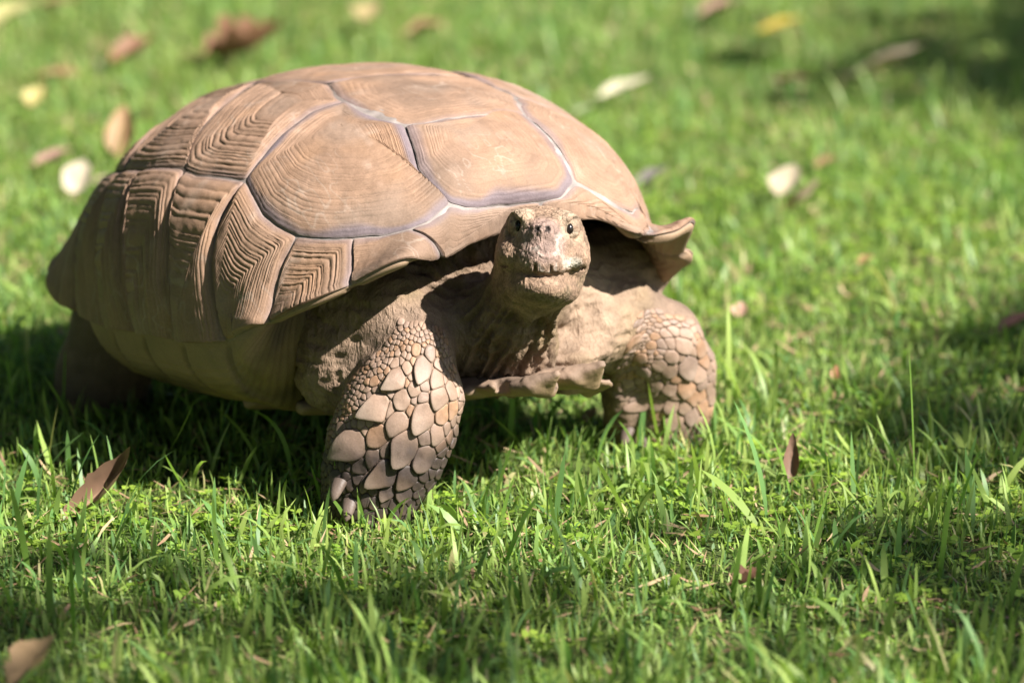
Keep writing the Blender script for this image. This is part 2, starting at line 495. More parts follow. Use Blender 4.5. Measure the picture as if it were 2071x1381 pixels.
# the bony shell under the scutes: pale in the seams, brown under the lip and on the bridge
_nt, _nr = 721, 150
_rr = np.concatenate([np.linspace(.003, 1, 80), np.linspace(1.01, 1.1, 12), np.linspace(1.11, 1.5, 58)])
_t, _r = np.meshgrid(np.linspace(0, 2 * np.pi, _nt)[:-1], _rr, indexing='ij')
_nt -= 1
P = S(_t, _r)
uvn = Snorm(np.stack([_r * np.cos(_t), _r * np.sin(_t)], -1))
inset = np.where(_r < 1.0, .0005, .0)
deg = np.degrees((_t + R(172)) % (2 * np.pi)) - 172.0
near = np.min(np.abs(deg[..., None] - _MS), -1)
groove = smooth(1.2, .0, near) * smooth(1.02, 1.06, _r) * (1 - smooth(1.30, 1.42, _r))
growth = np.sin((_r - 1) * 160 + 2 * vnoise(P, 25, 4)) * .0004 * smooth(1.08, 1.14, _r)
lump = .006 * fbm(P, 22, 9, 3) * smooth(1.16, 1.34, _r)
P = P + uvn * (inset - .0025 * groove + growth + lump)[..., None]
sp_ = np.clip(smooth(.02, .2, P[..., 0]) * .75 + .35 * fbm(P, 28, 2, 3), 0, 1)
c = mix(np.broadcast_to(np.array([.19, .145, .12]), P.shape), np.array([.43, .375, .355]), sp_)
c *= (.85 + .3 * vnoise(P, 110, 2))[..., None]
und = smooth(1.0, 1.03, _r)
uc = mix(np.array([.31, .21, .135]), np.array([.25, .18, .075]), smooth(1.15, 1.3, _r))
uc = mix(uc, np.array([.10, .075, .052]), smooth(-.15, .3, fbm(P, 17, 21, 3)) * smooth(1.12, 1.3, _r) * .85)
uc = mix(uc, np.array([.20, .14, .10]), groove)
c = mix(c, uc, und)
q = (np.arange(_nt)[:, None] * _nr + np.arange(_nr - 1)[None]).ravel()
q2 = (((np.arange(_nt)[:, None] + 1) % _nt) * _nr + np.arange(_nr - 1)[None]).ravel()
carapace = mesh_obj('carapace', P.reshape(-1, 3), np.stack([q, q + 1, q2 + 1, q2], 1), M_SEAM, tortoise, c.reshape(-1, 3))

def near_corner(keys, corner, t=.14):
    return J[corner] * (1 - t) + poly(keys).mean(0) * t
HI, MD, LO = (130, 200), (80, 130), (30, 70)
V1 = ['P1R', 'F', 'P1L', 'P2L', 'P2R']
build_scute('vertebral_scute', V1, shell_uv(940, 275), 17, .00045, HI, 1, .45, bandk=2.3)
build_scute('vertebral_scute', ['P2R', 'P2L', 'P3L', 'P4L', 'P4R', 'P3R'], (.16, .03), 13, .0004, HI, 2, .5)
build_scute('vertebral_scute', ['P4R', 'P4L', 'P5L', 'P6L', 'P6R', 'P5R'], (-.12, .0), 12, .0006, MD, 3, .4)
build_scute('vertebral_scute', ['P6R', 'P6L', 'P7L', 'P8L', 'P8R', 'P7R'], (-.42, .0), 12, .0008, LO, 4, .4)
build_scute('vertebral_scute', ['P8R', 'P8L', 'P9L', 'P9R'], (-.68, .0), 12, .0008, LO, 5, .4)
# costals, right flank then left
C1 = ['P1R', 'P2R', 'P3R', 'Q4R', 'Q3R', 'Q2R', 'Q1R']
build_scute('costal_scute', C1, shell_uv(690, 258), 26, .0007, (210, 300), 11, .22, bandk=2.3)
C2 = ['P3R', 'P4R', 'P5R', 'Q5R', 'Q4R']
build_scute('costal_scute', C2, shell_uv(585, 215), 18, .0019, HI, 12, .12)
build_scute('costal_scute', ['P5R', 'P6R', 'P7R', 'Q7R', 'Q6R', 'Q5R'], (-.22, -.30), 16, .0019, HI, 13, .12)
build_scute('costal_scute', ['P7R', 'P8R', 'P9R', 'Q10R', 'Q9R', 'Q8R', 'Q7R'], (-.54, -.33), 14, .0015, MD, 14, .2)
build_scute('costal_scute', ['P1L', 'P2L', 'P3L', 'Q4L', 'Q3L', 'Q2L', 'Q1L'], (.36, .34), 20, .0008, HI, 21, .3)
build_scute('costal_scute', ['P3L', 'P4L', 'P5L', 'Q5L', 'Q4L'], (.10, .34), 14, .001, MD, 22, .2)
build_scute('costal_scute', ['P5L', 'P6L', 'P7L', 'Q7L', 'Q6L', 'Q5L'], (-.22, .32), 14, .001, LO, 23, .2)
build_scute('costal_scute', ['P7L', 'P8L', 'P9L', 'Q10L', 'Q9L', 'Q8L', 'Q7L'], (-.54, .33), 14, .001, LO, 24, .2)
# marginals
MR = [['R0', 'F', 'P1R', 'Q1R', 'R1R']]
for i in range(1, 10):
    MR.append(['R%dR' % i, 'Q%dR' % i, 'Q%dR' % (i + 1), 'R%dR' % (i + 1)])
MR.append(['R10R', 'Q10R', 'P9R', 'R11R'])
for i, k in enumerate(MR):
    build_scute('marginal_scute', k, near_corner(k, k[-1], .10) if i < 3 else shell_uv(449, 632) if i == 3 else near_corner(k, k[-1], .04), [12, 15, 21, 24, 20, 18, 16, 14, 12, 12, 10][i], [.0003, .0005, .0011, .0014, .0019, .0022, .002, .0018, .0012, .001, .001][i],
                (120, 200) if i < 7 else MD if i < 9 else LO, 31 + i, .05, puff=(.0030, .0050) if i < 3 else (.0085, .011))
ML = [['R0', 'F', 'P1L', 'Q1L', 'R1L']]
for i in range(1, 10):
    ML.append(['R%dL' % i, 'Q%dL' % i, 'Q%dL' % (i + 1), 'R%dL' % (i + 1)])
for i, k in enumerate(ML):
    build_scute('marginal_scute', k, near_corner(k, k[-1]), 12, .0008, MD if i < 4 else LO, 51 + i, .05)
k = ['R10L', 'Q10L', 'P9L', 'P9R', 'R11R']
build_scute('supracaudal_scute', k, near_corner(k, 'R11R', .4), 12, .0008, LO, 71, .1)

# ------------------------------------------------------------------ signed-distance modelling of soft bodies
class Field:
    def __init__(self, xs, ys, zs):
        self.ax = [np.asarray(a, np.float32) for a in (xs, ys, zs)]
        self.f = np.full([len(a) for a in self.ax], .06, np.float32)
    def box(self, lo, hi):
        sl = []
        for a, l, h in zip(self.ax, lo, hi):
            i0, i1 = np.searchsorted(a, l), np.searchsorted(a, h)
            sl.append(slice(max(i0 - 1, 0), min(i1 + 1, len(a))))
        sl = tuple(sl)
        G = np.meshgrid(*[a[s] for a, s in zip(self.ax, sl)], indexing='ij', sparse=True)
        return sl, G
    def put(self, sl, d, k, cut=False):
        f = self.f[sl]
        if cut:
            d = -d
            h = np.clip(.5 - .5 * (d - f) / k, 0, 1)
            # smooth maximum
            h = np.clip(.5 + .5 * (d - f) / k, 0, 1)
            self.f[sl] = f * (1 - h) + d * h + k * h * (1 - h)
        else:
            h = np.clip(.5 + .5 * (f - d) / k, 0, 1)
            self.f[sl] = f * (1 - h) + d * h - k * h * (1 - h)
    def chain(self, nodes, lat, k=.02, cut=False):
        """swept ellipse: nodes of (centre, half width along lat, half depth)"""
        lat = np.asarray(lat, float)
        for (a, w0, d0), (b, w1, d1) in zip(nodes[:-1], nodes[1:]):
            a, b = np.asarray(a, float), np.asarray(b, float)
            m = max(w0, w1, d0, d1) + k * 1.2
            sl, (X, Y, Z) = self.box(np.minimum(a, b) - m, np.maximum(a, b) + m)
            T = b - a
            L = np.linalg.norm(T)
            T = T / L
            u = lat - T * (lat @ T)
            u /= np.linalg.norm(u)
            v = np.cross(T, u)
            x, y, z = X - a[0], Y - a[1], Z - a[2]
            t = x * T[0] + y * T[1] + z * T[2]
            tc = np.clip(t / L, 0, 1)
            w = w0 + (w1 - w0) * tc
            d = d0 + (d1 - d0) * tc
            uu = (x * u[0] + y * u[1] + z * u[2]) / w
            vv = (x * v[0] + y * v[1] + z * v[2]) / d
            mm = np.minimum(w, d)
            e = (t - tc * L) / mm
            self.put(sl, ((np.sqrt(uu * uu + vv * vv + e * e) - 1) * mm).astype(np.float32), k, cut)
    def ell(self, c, r, frame=None, k=.02, cut=False, power=2.0):
        c, r = np.asarray(c, float), np.asarray(r, float)
        m = r.max() + k * 1.2
        sl, (X, Y, Z) = self.box(c - m, c + m)
        fr = np.eye(3) if frame is None else frame
        x, y, z = X - c[0], Y - c[1], Z - c[2]
        q = [np.abs((x * f[0] + y * f[1] + z * f[2]) / rr) for f, rr in zip(fr, r)]
        if power == 2.0:
            n = np.sqrt(q[0] ** 2 + q[1] ** 2 + q[2] ** 2)
        else:
            n = (q[0] ** power + q[1] ** power + q[2] ** power) ** (1 / power)
        self.put(sl, ((n - 1) * r.min()).astype(np.float32), k, cut)
    def mesh(self):
        f = self.f
        ins = f < 0
        n = np.array(f.shape) - 1
        s = sum(ins[a:n[0] + a, b:n[1] + b, c:n[2] + c].astype(np.int8) for a in (0, 1) for b in (0, 1) for c in (0, 1))
        act = (s > 0) & (s < 8)
        idx = -np.ones(act.shape, np.int64)
        I = np.argwhere(act)
        idx[act] = np.arange(len(I))
        acc = np.zeros((len(I), 3))
        cnt = np.zeros(len(I))
        cor = [(a, b, c) for a in (0, 1) for b in (0, 1) for c in (0, 1)]
        val = {c: f[I[:, 0] + c[0], I[:, 1] + c[1], I[:, 2] + c[2]] for c in cor}
        pos = {c: np.stack([self.ax[k][I[:, k] + c[k]] for k in range(3)], -1) for c in cor}
        for c0 in cor:
            for k in range(3):
                if c0[k] == 0:
                    c1 = tuple(1 if j == k else c0[j] for j in range(3))
                    v0, v1 = val[c0], val[c1]
                    m = (v0 < 0) != (v1 < 0)
                    t = v0[m] / (v0[m] - v1[m])
                    acc[m] += pos[c0][m] + t[:, None] * (pos[c1][m] - pos[c0][m])
                    cnt[m] += 1
        V = acc / cnt[:, None]
        quads = []
        for k in range(3):
            o = [j for j in range(3) if j != k]
            a = [slice(None)] * 3
            b = [slice(None)] * 3
            a[k], b[k] = slice(0, -1), slice(1, None)
            ch = ins[tuple(a)] != ins[tuple(b)]
            E = np.argwhere(ch)
            E = E[(E[:, o[0]] > 0) & (E[:, o[1]] > 0) & (E[:, o[0]] < n[o[0]]) & (E[:, o[1]] < n[o[1]])]
            inside = ins[E[:, 0], E[:, 1], E[:, 2]]
            def cell(d0, d1):
                C = E.copy()
                C[:, o[0]] -= d0
                C[:, o[1]] -= d1
                return idx[C[:, 0], C[:, 1], C[:, 2]]
            q = np.stack([cell(1, 1), cell(0, 1), cell(0, 0), cell(1, 0)], 1)
            flip = inside if k != 1 else ~inside
            q[~flip] = q[~flip][:, ::-1]
            quads.append(q)
        return V, np.concatenate(quads)

def normals(V, F):
    n = np.cross(V[F[:, 2]] - V[F[:, 0]], V[F[:, 3]] - V[F[:, 1]])
    out = np.zeros_like(V)
    for k in range(4):
        np.add.at(out, F[:, k], n)
    return out / (np.linalg.norm(out, axis=1, keepdims=True) + 1e-12)

def axis(*seg):
    return np.concatenate([np.arange(a, b, st) for a, b, st in seg])

# ---- the body: one skin from the hind legs to the nose
CAMX = TL @ np.array([1.0, 0, 0])                      # the photo's right, in the tortoise frame
HC = at(1098, 503, x=.375)                             # middle of the head
_f = ray_local(1098, 503)[1]
HF = np.array([-_f[0], -_f[1], 0.0])
HF /= np.linalg.norm(HF)
HF = np.array([HF[0] * math.cos(R(17)), HF[1] * math.cos(R(17)), math.sin(R(17))])   # looks up at the viewer
HL = np.cross([0, 0, 1.0], HF)
HL /= np.linalg.norm(HL)
HU = np.cross(HF, HL)
_roll = R(-3)
HL, HU = HL * math.cos(_roll) + HU * math.sin(_roll), HU * math.cos(_roll) - HL * math.sin(_roll)
HFR = np.stack([HF, HL, HU])
def hp(f, l, u):
    return HC + HF * f + HL * l + HU * u

fld = Field(axis((-.36, .06, .006), (.06, .30, .0026), (.30, .465, .0014)),
            axis((-.33, -.20, .006), (-.20, -.09, .0026), (-.09, .065, .0016), (.065, .34, .003)),
            axis((-.02, .19, .0027), (.19, .345, .0015)))
fld.ell((-.04, 0, .19), (.27, .20, .085), k=.03)
fld.ell((.15, .0, .175), (.13, .165, .062), k=.03)
fld.ell((.12, .0, .225), (.12, .15, .055), k=.03)
# hind legs and tail
for sgn in (-1, 1):
    fld.chain([((-.15, sgn * .12, .15), .07, .07), ((-.20, sgn * .175, .09), .052, .050), ((-.215, sgn * .195, .035), .045, .045), ((-.22, sgn * .20, .0), .047, .047)], (0, 1, 0), k=.02)
fld.chain([((-.24, 0, .12), .04, .04), ((-.33, 0, .07), .018, .018)], (0, 1, 0), k=.02)
# neck, from the chest fold up to the head
fld.chain([((.17, .0, .20), .075, .05), (at(1015, 700, x=.265), .050, .045), (at(1046, 645, x=.308), .033, .036), (at(1074, 575, x=.340), .031, .034), (hp(-.035, 0, -.004), .034, .034)], CAMX, k=.014)
fld.chain([(at(905, 690, x=.245), .035, .03), (at(960, 655, x=.275), .028, .026), (at(1030, 585, x=.33), .016, .02)], CAMX, k=.018)
fld.chain([(at(1105, 600, x=.36), .008, .012), (at(1112, 650, x=.335), .007, .012), (at(1085, 705, x=.30), .012, .014)], CAMX, k=.008)
fld.ell(at(1240, 545, x=.152), (.05, .06, .045), k=.02)
# near foreleg: shoulder fold, upper arm, flattened forearm, foot
fld.ell(at(690, 735, x=.206), (.052, .044, .050), k=.016)
fld.ell(at(735, 690, x=.216), (.05, .036, .034), k=.02)
fld.chain([((.17, -.10, .20), .06, .05), (at(800, 640, x=.248), .040, .034), (at(850, 672, x=.262), .030, .034)], CAMX, k=.018)
NEAR = [(at(855, 665, x=0.272), .022, .028), (at(842, 722, x=0.286), .035, .035), (at(828, 790, x=0.294), .050, .040), (at(805, 850, x=0.294), .0535, .040),
        (at(778, 910, x=0.290), .053, .038), (at(757, 965, x=0.284), .047, .036), (at(745, 1010, x=0.278), .041, .036), (at(742, 1050, x=0.274), .040, .036)]
fld.chain(NEAR, CAMX, k=.010)
# far foreleg, bent, seen from its front
FAR = [(at(1205, 655, x=.20), .036, .040), (at(1268, 645, x=.205), .032, .038), (at(1322, 690, x=.20), .046, .040), (at(1342, 745, x=.188), .0485, .042),
       (at(1340, 800, x=.178), .0485, .042), (at(1330, 850, x=.168), .046, .042), (at(1322, 895, x=.162), .046, .042)]
fld.chain([((.13, .10, .19), .06, .06), (at(1180, 655, x=.20), .045, .05), FAR[0]], CAMX, k=.02)
fld.chain(FAR, CAMX, k=.012)
fld.chain([(at(1250, 700, x=.19), .016, .03), (at(1262, 800, x=.17), .020, .035), (at(1262, 880, x=.16), .020, .035)], CAMX, k=.012)
# chest between the neck and the far leg
fld.ell(at(1165, 655, x=.20), (.05, .055, .030), k=.016)
fld.ell(at(1120, 712, x=.225), (.05, .05, .020), k=.012)
# head: skull, cheeks, snout, jaw
fld.ell(hp(-.014, 0, .008), (.048, .0385, .032), HFR, k=.012, power=2.3)
fld.ell(hp(-.022, 0, -.010), (.042, .0415, .032), HFR, k=.014, power=2.2)
fld.ell(hp(.020, 0, .000), (.025, .023, .027), HFR, k=.012)
fld.ell(hp(.024, 0, -.016), (.024, .0240, .017), HFR, k=.008)
fld.ell(hp(.010, .0, -.0375), (.036, .0280, .0160), HFR, k=.007)
fld.ell(hp(-.02, .0, -.036), (.034, .035, .0175), HFR, k=.010)
fld.ell(hp(.039, -.001, .014), (.010, .0105, .0085), HFR, k=.008)
fld.ell(hp(.039, -.001, -.011), (.010, .0095, .014), HFR, k=.008)
for sgn in (-1, 1):
    fld.ell(hp(.015, sgn * .0215, .0262), (.018, .0105, .0070), HFR, k=.008)            # brow
    fld.ell(hp(.022, sgn * .0300, .0175), (.0135, .0095, .0112), HFR, k=.003, cut=True)  # socket
    fld.ell(hp(.0135, sgn * .0225, .0180), (.0125, .0105, .0115), HFR, k=.002)           # lids round the eye
    fld.ell(hp(.0505, -.001 + sgn * .0046, .0145), (.006, .0019, .0023), HFR, k=.001, cut=True)   # nostril
    fld.ell(hp(.008, sgn * .032, -.008), (.020, .009, .010), HFR, k=.008)               # cheek
# mouth: a groove that climbs from the beak to the corners
for i in range(-12, 13):
    a = i / 12 * 1.35
    l = math.sin(a) * .040
    fr_ = .048 * math.cos(a) - .005 + (.004 if abs(i) < 5 else 0)
    u = -.0275 + .011 * (abs(a) / 1.35) ** 1.6 + .0010 * math.sin(i * 2.3)
    fld.ell(hp(fr_, l, u), (.010, .0050, (.0016 + .0008 * (i % 3 == 0)) if abs(i) < 7 else .0009), HFR, k=.0010, cut=True)
for (l, u, hgt) in ((-.013, -.024, .006), (-.006, -.023, .0055), (.008, -.024, .0075), (.013, -.028, .005)):
    fld.ell(hp(.048, l, u), (.008, .0018, hgt), HFR, k=.001, cut=True)                 # chips in the beak's edge
V, Fq = fld.mesh()
Nn = normals(V, Fq)

# folds and wrinkles as real relief
legd = lambda nodes: np.min([np.linalg.norm(V - np.asarray(c), axis=1) - .5 * (w + d) for c, w, d in nodes], 0)
hd = (V - HC) @ HFR.T
on_head = smooth(.075, .05, np.linalg.norm((hd - [.0, 0, -.004]) * [.8, 1, 1], axis=1))
near_leg = smooth(.03, .005, legd(NEAR[1:]))
far_leg = smooth(.03, .005, legd(FAR[2:]))
soft = np.clip(1 - on_head - near_leg - far_leg, 0, 1)
neck_ax = np.array([.45, 0, .9])
aniso = V - (V @ neck_ax)[:, None] * neck_ax * .72
fold = 1 - np.abs(fbm(aniso, 46, 3, 2)) * 2.0
fold2 = 1 - np.abs(fbm(V * [1, 1, 2.6], 48, 13, 2)) * 2.0
front = smooth(.05, .2, V[:, 0])
disp = soft * front * (.0045 * (fold - .7) * smooth(.17, .22, V[:, 2]) + .0040 * (fold2 - .7) * smooth(.23, .18, V[:, 2]))
disp += soft * .0005 * fbm(V, 170, 23, 2) * front
nb, nt_ = at(985, 715, x=.25), hp(-.03, 0, -.01)
na = (nt_ - nb) / np.linalg.norm(nt_ - nb)
nu_ = CAMX - na * (CAMX @ na)
nu_ /= np.linalg.norm(nu_)
nv_ = np.cross(na, nu_)
rel = V - nb
tt = (rel @ na) / np.linalg.norm(nt_ - nb)
rr_ = rel - (rel @ na)[:, None] * na
phi = np.arctan2(rel @ nu_, rel @ nv_)
neckw = smooth(1.0, .7, tt) * smooth(-.5, .1, tt) * smooth(.12, .07, np.linalg.norm(rr_, axis=1)) * np.clip(1 - near_leg - far_leg, 0, 1) * (1 - on_head * .8)
ln = np.stack([phi * 3.4, tt * .9, np.linalg.norm(rr_, axis=1) * 14], -1)
pleat = 1 - np.abs(vnoise(ln + .25 * vnoise(V, 50, 71)[:, None], 1.6, 72)) * 1.9
pleat2 = 1 - np.abs(vnoise(ln + .3 * vnoise(V, 80, 73)[:, None], 4.2, 74)) * 1.9
disp += neckw * (.0050 * (pleat - .6) + .0014 * (pleat2 - .6))
sh = smooth(.066, .045, np.linalg.norm(V - at(690, 735, x=.206), axis=1))
disp += sh * (.0016 * (1 - np.abs(fbm(V * [1, 1, .4] , 150, 33, 2)) * 2))
def plates(Q, cell, seed):
    """distance to the border between cells of scattered points: the outlines of small plates"""
    G = Q / cell
    g0 = np.floor(G).astype(np.int64)
    d1 = np.full(len(Q), 9.0)
    d2 = np.full(len(Q), 9.0)
    for a in (-1, 0, 1):
        for b in (-1, 0, 1):
            for c in (-1, 0, 1):
                g = g0 + [a, b, c]
                f = np.stack([_hash(g[:, 0], g[:, 1], g[:, 2], seed + k) for k in range(3)], -1)
                d = np.linalg.norm(g + f - G, axis=1)
                d2 = np.where(d < d1, d1, np.minimum(d2, d))
                d1 = np.minimum(d, d1)
    return d2 - d1
hm = on_head > .02
crack = np.zeros(len(V))
big_p, small_p = plates(V[hm], .0095, 5), plates(V[hm], .0048, 9)
up_ = smooth(-.006, .012, hd[hm, 2])
crack[hm] = up_ * smooth(.13, .02, big_p) + (1 - up_) * .8 * smooth(.16, .03, small_p)
disp -= on_head * .0009 * crack
disp += on_head * (.0007 * fbm(V, 160, 43, 2) + .0004 * vnoise(V, 420, 44))
disp += np.clip(near_leg + far_leg, 0, 1) * .001 * fbm(V, 130, 53, 2)
V = V + Nn * disp[:, None]

# colour of the skin
C = np.broadcast_to(np.array([.27, .18, .122]), V.shape).copy()
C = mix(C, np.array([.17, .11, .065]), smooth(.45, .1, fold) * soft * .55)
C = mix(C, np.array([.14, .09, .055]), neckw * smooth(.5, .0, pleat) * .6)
C = mix(C, np.array([.36, .26, .185]), smooth(.1, .6, fbm(V, 18, 61, 3)) * .45)
C = mix(C, np.array([.25, .18, .085]), smooth(0, .6, fbm(V, 24, 62, 2)) * soft * .5)
pale = smooth(.08, .03, np.linalg.norm(V - at(1165, 640, x=.22), axis=1))
C = mix(C, np.array([.40, .28, .195]), pale * .8)
C = mix(C, np.array([.29, .165, .122]), smooth(.05, .03, np.linalg.norm(V - at(690, 735, x=.206), axis=1)) * .7)
C = mix(C, np.array([.24, .165, .12]), np.clip(near_leg + far_leg, 0, 1) * .8)
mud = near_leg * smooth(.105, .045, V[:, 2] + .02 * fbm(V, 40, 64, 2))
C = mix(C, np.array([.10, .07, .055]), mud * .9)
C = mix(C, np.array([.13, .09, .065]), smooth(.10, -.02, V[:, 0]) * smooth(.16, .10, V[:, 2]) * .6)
# head
hc = np.array([.37, .24, .162])
C = mix(C, hc, on_head * .85)
C = mix(C, np.array([.25, .185, .11]), on_head * smooth(.1, .5, fbm(V, 60, 65, 2)) * smooth(-.005, -.03, hd[:, 2]) * .7)
C = mix(C, np.array([.42, .29, .13]), on_head * smooth(.3, .7, fbm(V, 55, 66, 2)) * smooth(.02, .035, hd[:, 1]) * .5)
C = mix(C, np.array([.345, .235, .205]), on_head * smooth(.03, .016, np.linalg.norm(hd - [.045, 0, .004], axis=1)) * .8)
for sgn in (-1, 1):
    C = mix(C, np.array([.60, .49, .36]), on_head * smooth(.018, .009, np.linalg.norm((hd - [.022, sgn * .0215, .0225]) * [.8, 1.05, .72], axis=1)) * (.26 + .4 * vnoise(V, 260, 67)))
C = mix(C, np.array([.66, .58, .48]), on_head * smooth(.011, .005, np.linalg.norm((hd - [.034, .029, -.014]) * [.6, .7, 1.5], axis=1)))
C = mix(C, np.array([.54, .45, .39]), on_head * smooth(.3, .6, vnoise(V, 210, 68)) * smooth(.03, .015, np.linalg.norm(hd - [.044, .005, -.006], axis=1)) * .7)
C = C * (1 + .50 * (on_head * fbm(V, 110, 69, 3))[:, None])
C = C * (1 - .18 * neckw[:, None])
C = C * (1 - .42 * (on_head * crack)[:, None])
C = np.where((on_head * smooth(.0040, .0022, np.abs(hd[:, 2] - .0145)) * smooth(.003, .0016, np.abs(np.abs(hd[:, 1] + .001) - .0046)) * (hd[:, 0] > .038) > .4)[:, None], C * .12, C)
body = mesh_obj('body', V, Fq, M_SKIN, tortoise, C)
BODY_BVH = BVHTree.FromPolygons(V.tolist(), Fq.tolist())

for sgn in (-1, 1):
    ce = hp(.0226, sgn * .0230, .0178)
    vv, ff = [], []
    for i in range(9):
        for j in range(16):
            a, b = math.pi * i / 8, 2 * math.pi * j / 16
            vv.append(ce + .0050 * (HF * math.sin(a) * math.cos(b) + HL * .85 * math.sin(a) * math.sin(b) + HU * 1.12 * math.cos(a)))
    for i in range(8):
        for j in range(16):
            ff.append((i * 16 + j, (i + 1) * 16 + j, (i + 1) * 16 + (j + 1) % 16, i * 16 + (j + 1) % 16))
    mesh_obj('eye', vv, ff, M_EYE, body)

# ---- horny scales on the forelegs, each a piece of its own fitted to its neighbours
def leg_frame(nodes):
    """(along the leg, round the leg) <-> places on the leg's skin, by a table of rays cast on to the body"""
    c = np.array([n[0] for n in nodes])
    wd = np.array([n[1] for n in nodes])
    L = np.concatenate([[0], np.cumsum(np.linalg.norm(np.diff(c, axis=0), axis=1))])
    tocam = TL @ (CAM - np.array([0, 0, .1]))
    tocam = tocam / np.linalg.norm(tocam)
    def frame(s):
        p = np.array([np.interp(s, L, c[:, k]) for k in range(3)])
        a = np.array([np.interp(np.clip(s - .03, 0, L[-1]), L, c[:, k]) for k in range(3)])
        b = np.array([np.interp(np.clip(s + .03, 0, L[-1]), L, c[:, k]) for k in range(3)])
        T = (b - a) / np.linalg.norm(b - a)
        u = CAMX - T * (CAMX @ T)
        u /= np.linalg.norm(u)
        v = np.cross(T, u)
        if v @ tocam < 0:
            v = -v
        return p, T, u, v
    ns, nph = 110, 150
    sg = np.linspace(-.02, L[-1] + .02, ns)
    pg = np.linspace(-2.2, 2.2, nph)
    tabP = np.zeros((ns, nph, 3))
    tabN = np.zeros((ns, nph, 3))
    tabW = np.zeros((ns, nph))
    fr = [frame(q) for q in sg]
    for i, (p, T, u, v) in enumerate(fr):
        w = np.interp(sg[i], L, wd)
        for j, ph in enumerate(pg):
            d = math.sin(ph) * u + math.cos(ph) * v
            hit = BODY_BVH.ray_cast(Vector(p + d * (w + .022)), Vector(-d), w + .02)
            if hit[0] is None:
                tabP[i, j], tabN[i, j], tabW[i, j] = p + d * w, d, 1
            else:
                n = np.array(hit[1])
                good = n @ d > .25
                tabW[i, j] = 0 if good else 1
                n = n if good else d
                n = n * .4 + d * .6
                tabP[i, j], tabN[i, j] = np.array(hit[0]), n / np.linalg.norm(n)
    gp = np.array([f[0] for f in fr])
    def to_sp(P):
        i = np.argmin(np.linalg.norm(gp - P, axis=1))
        s = sg[i]
        p, T, u, v = frame(s)
        s = s + (P - p) @ T
        p, T, u, v = frame(s)
        d = P - p
        return np.array([s, RHO * math.atan2(d @ u, d @ v)])
    def to_surf(sp):
        x = np.clip((sp[..., 0] - sg[0]) / (sg[1] - sg[0]), 0, ns - 1.001)
        y = np.clip((sp[..., 1] / RHO - pg[0]) / (pg[1] - pg[0]), 0, nph - 1.001)
        i, j = x.astype(int), y.astype(int)
        fx, fy = (x - i), (y - j)
        def bl(t):
            f0, f1 = (fx[..., None], fy[..., None]) if t.ndim > 2 else (fx, fy)
            return (t[i, j] * (1 - f0) + t[i + 1, j] * f0) * (1 - f1) + (t[i, j + 1] * (1 - f0) + t[i + 1, j + 1] * f0) * f1
        n = bl(tabN)
        return bl(tabP), n / np.linalg.norm(n, axis=-1, keepdims=True), bl(tabW)
    return L[-1], to_sp, to_surf
RHO = .046

def clip(poly_, a, n):
    """keep the side where (x - a) . n <= 0"""
    out = []
    k = len(poly_)
    for i in range(k):
        p, q = poly_[i], poly_[(i + 1) % k]
        dp, dq = (p - a) @ n, (q - a) @ n
        if dp <= 0:
            out.append(p)
        if (dp < 0) != (dq < 0) and abs(dp - dq) > 1e-12:
            out.append(p + (q - p) * dp / (dp - dq))
    return out

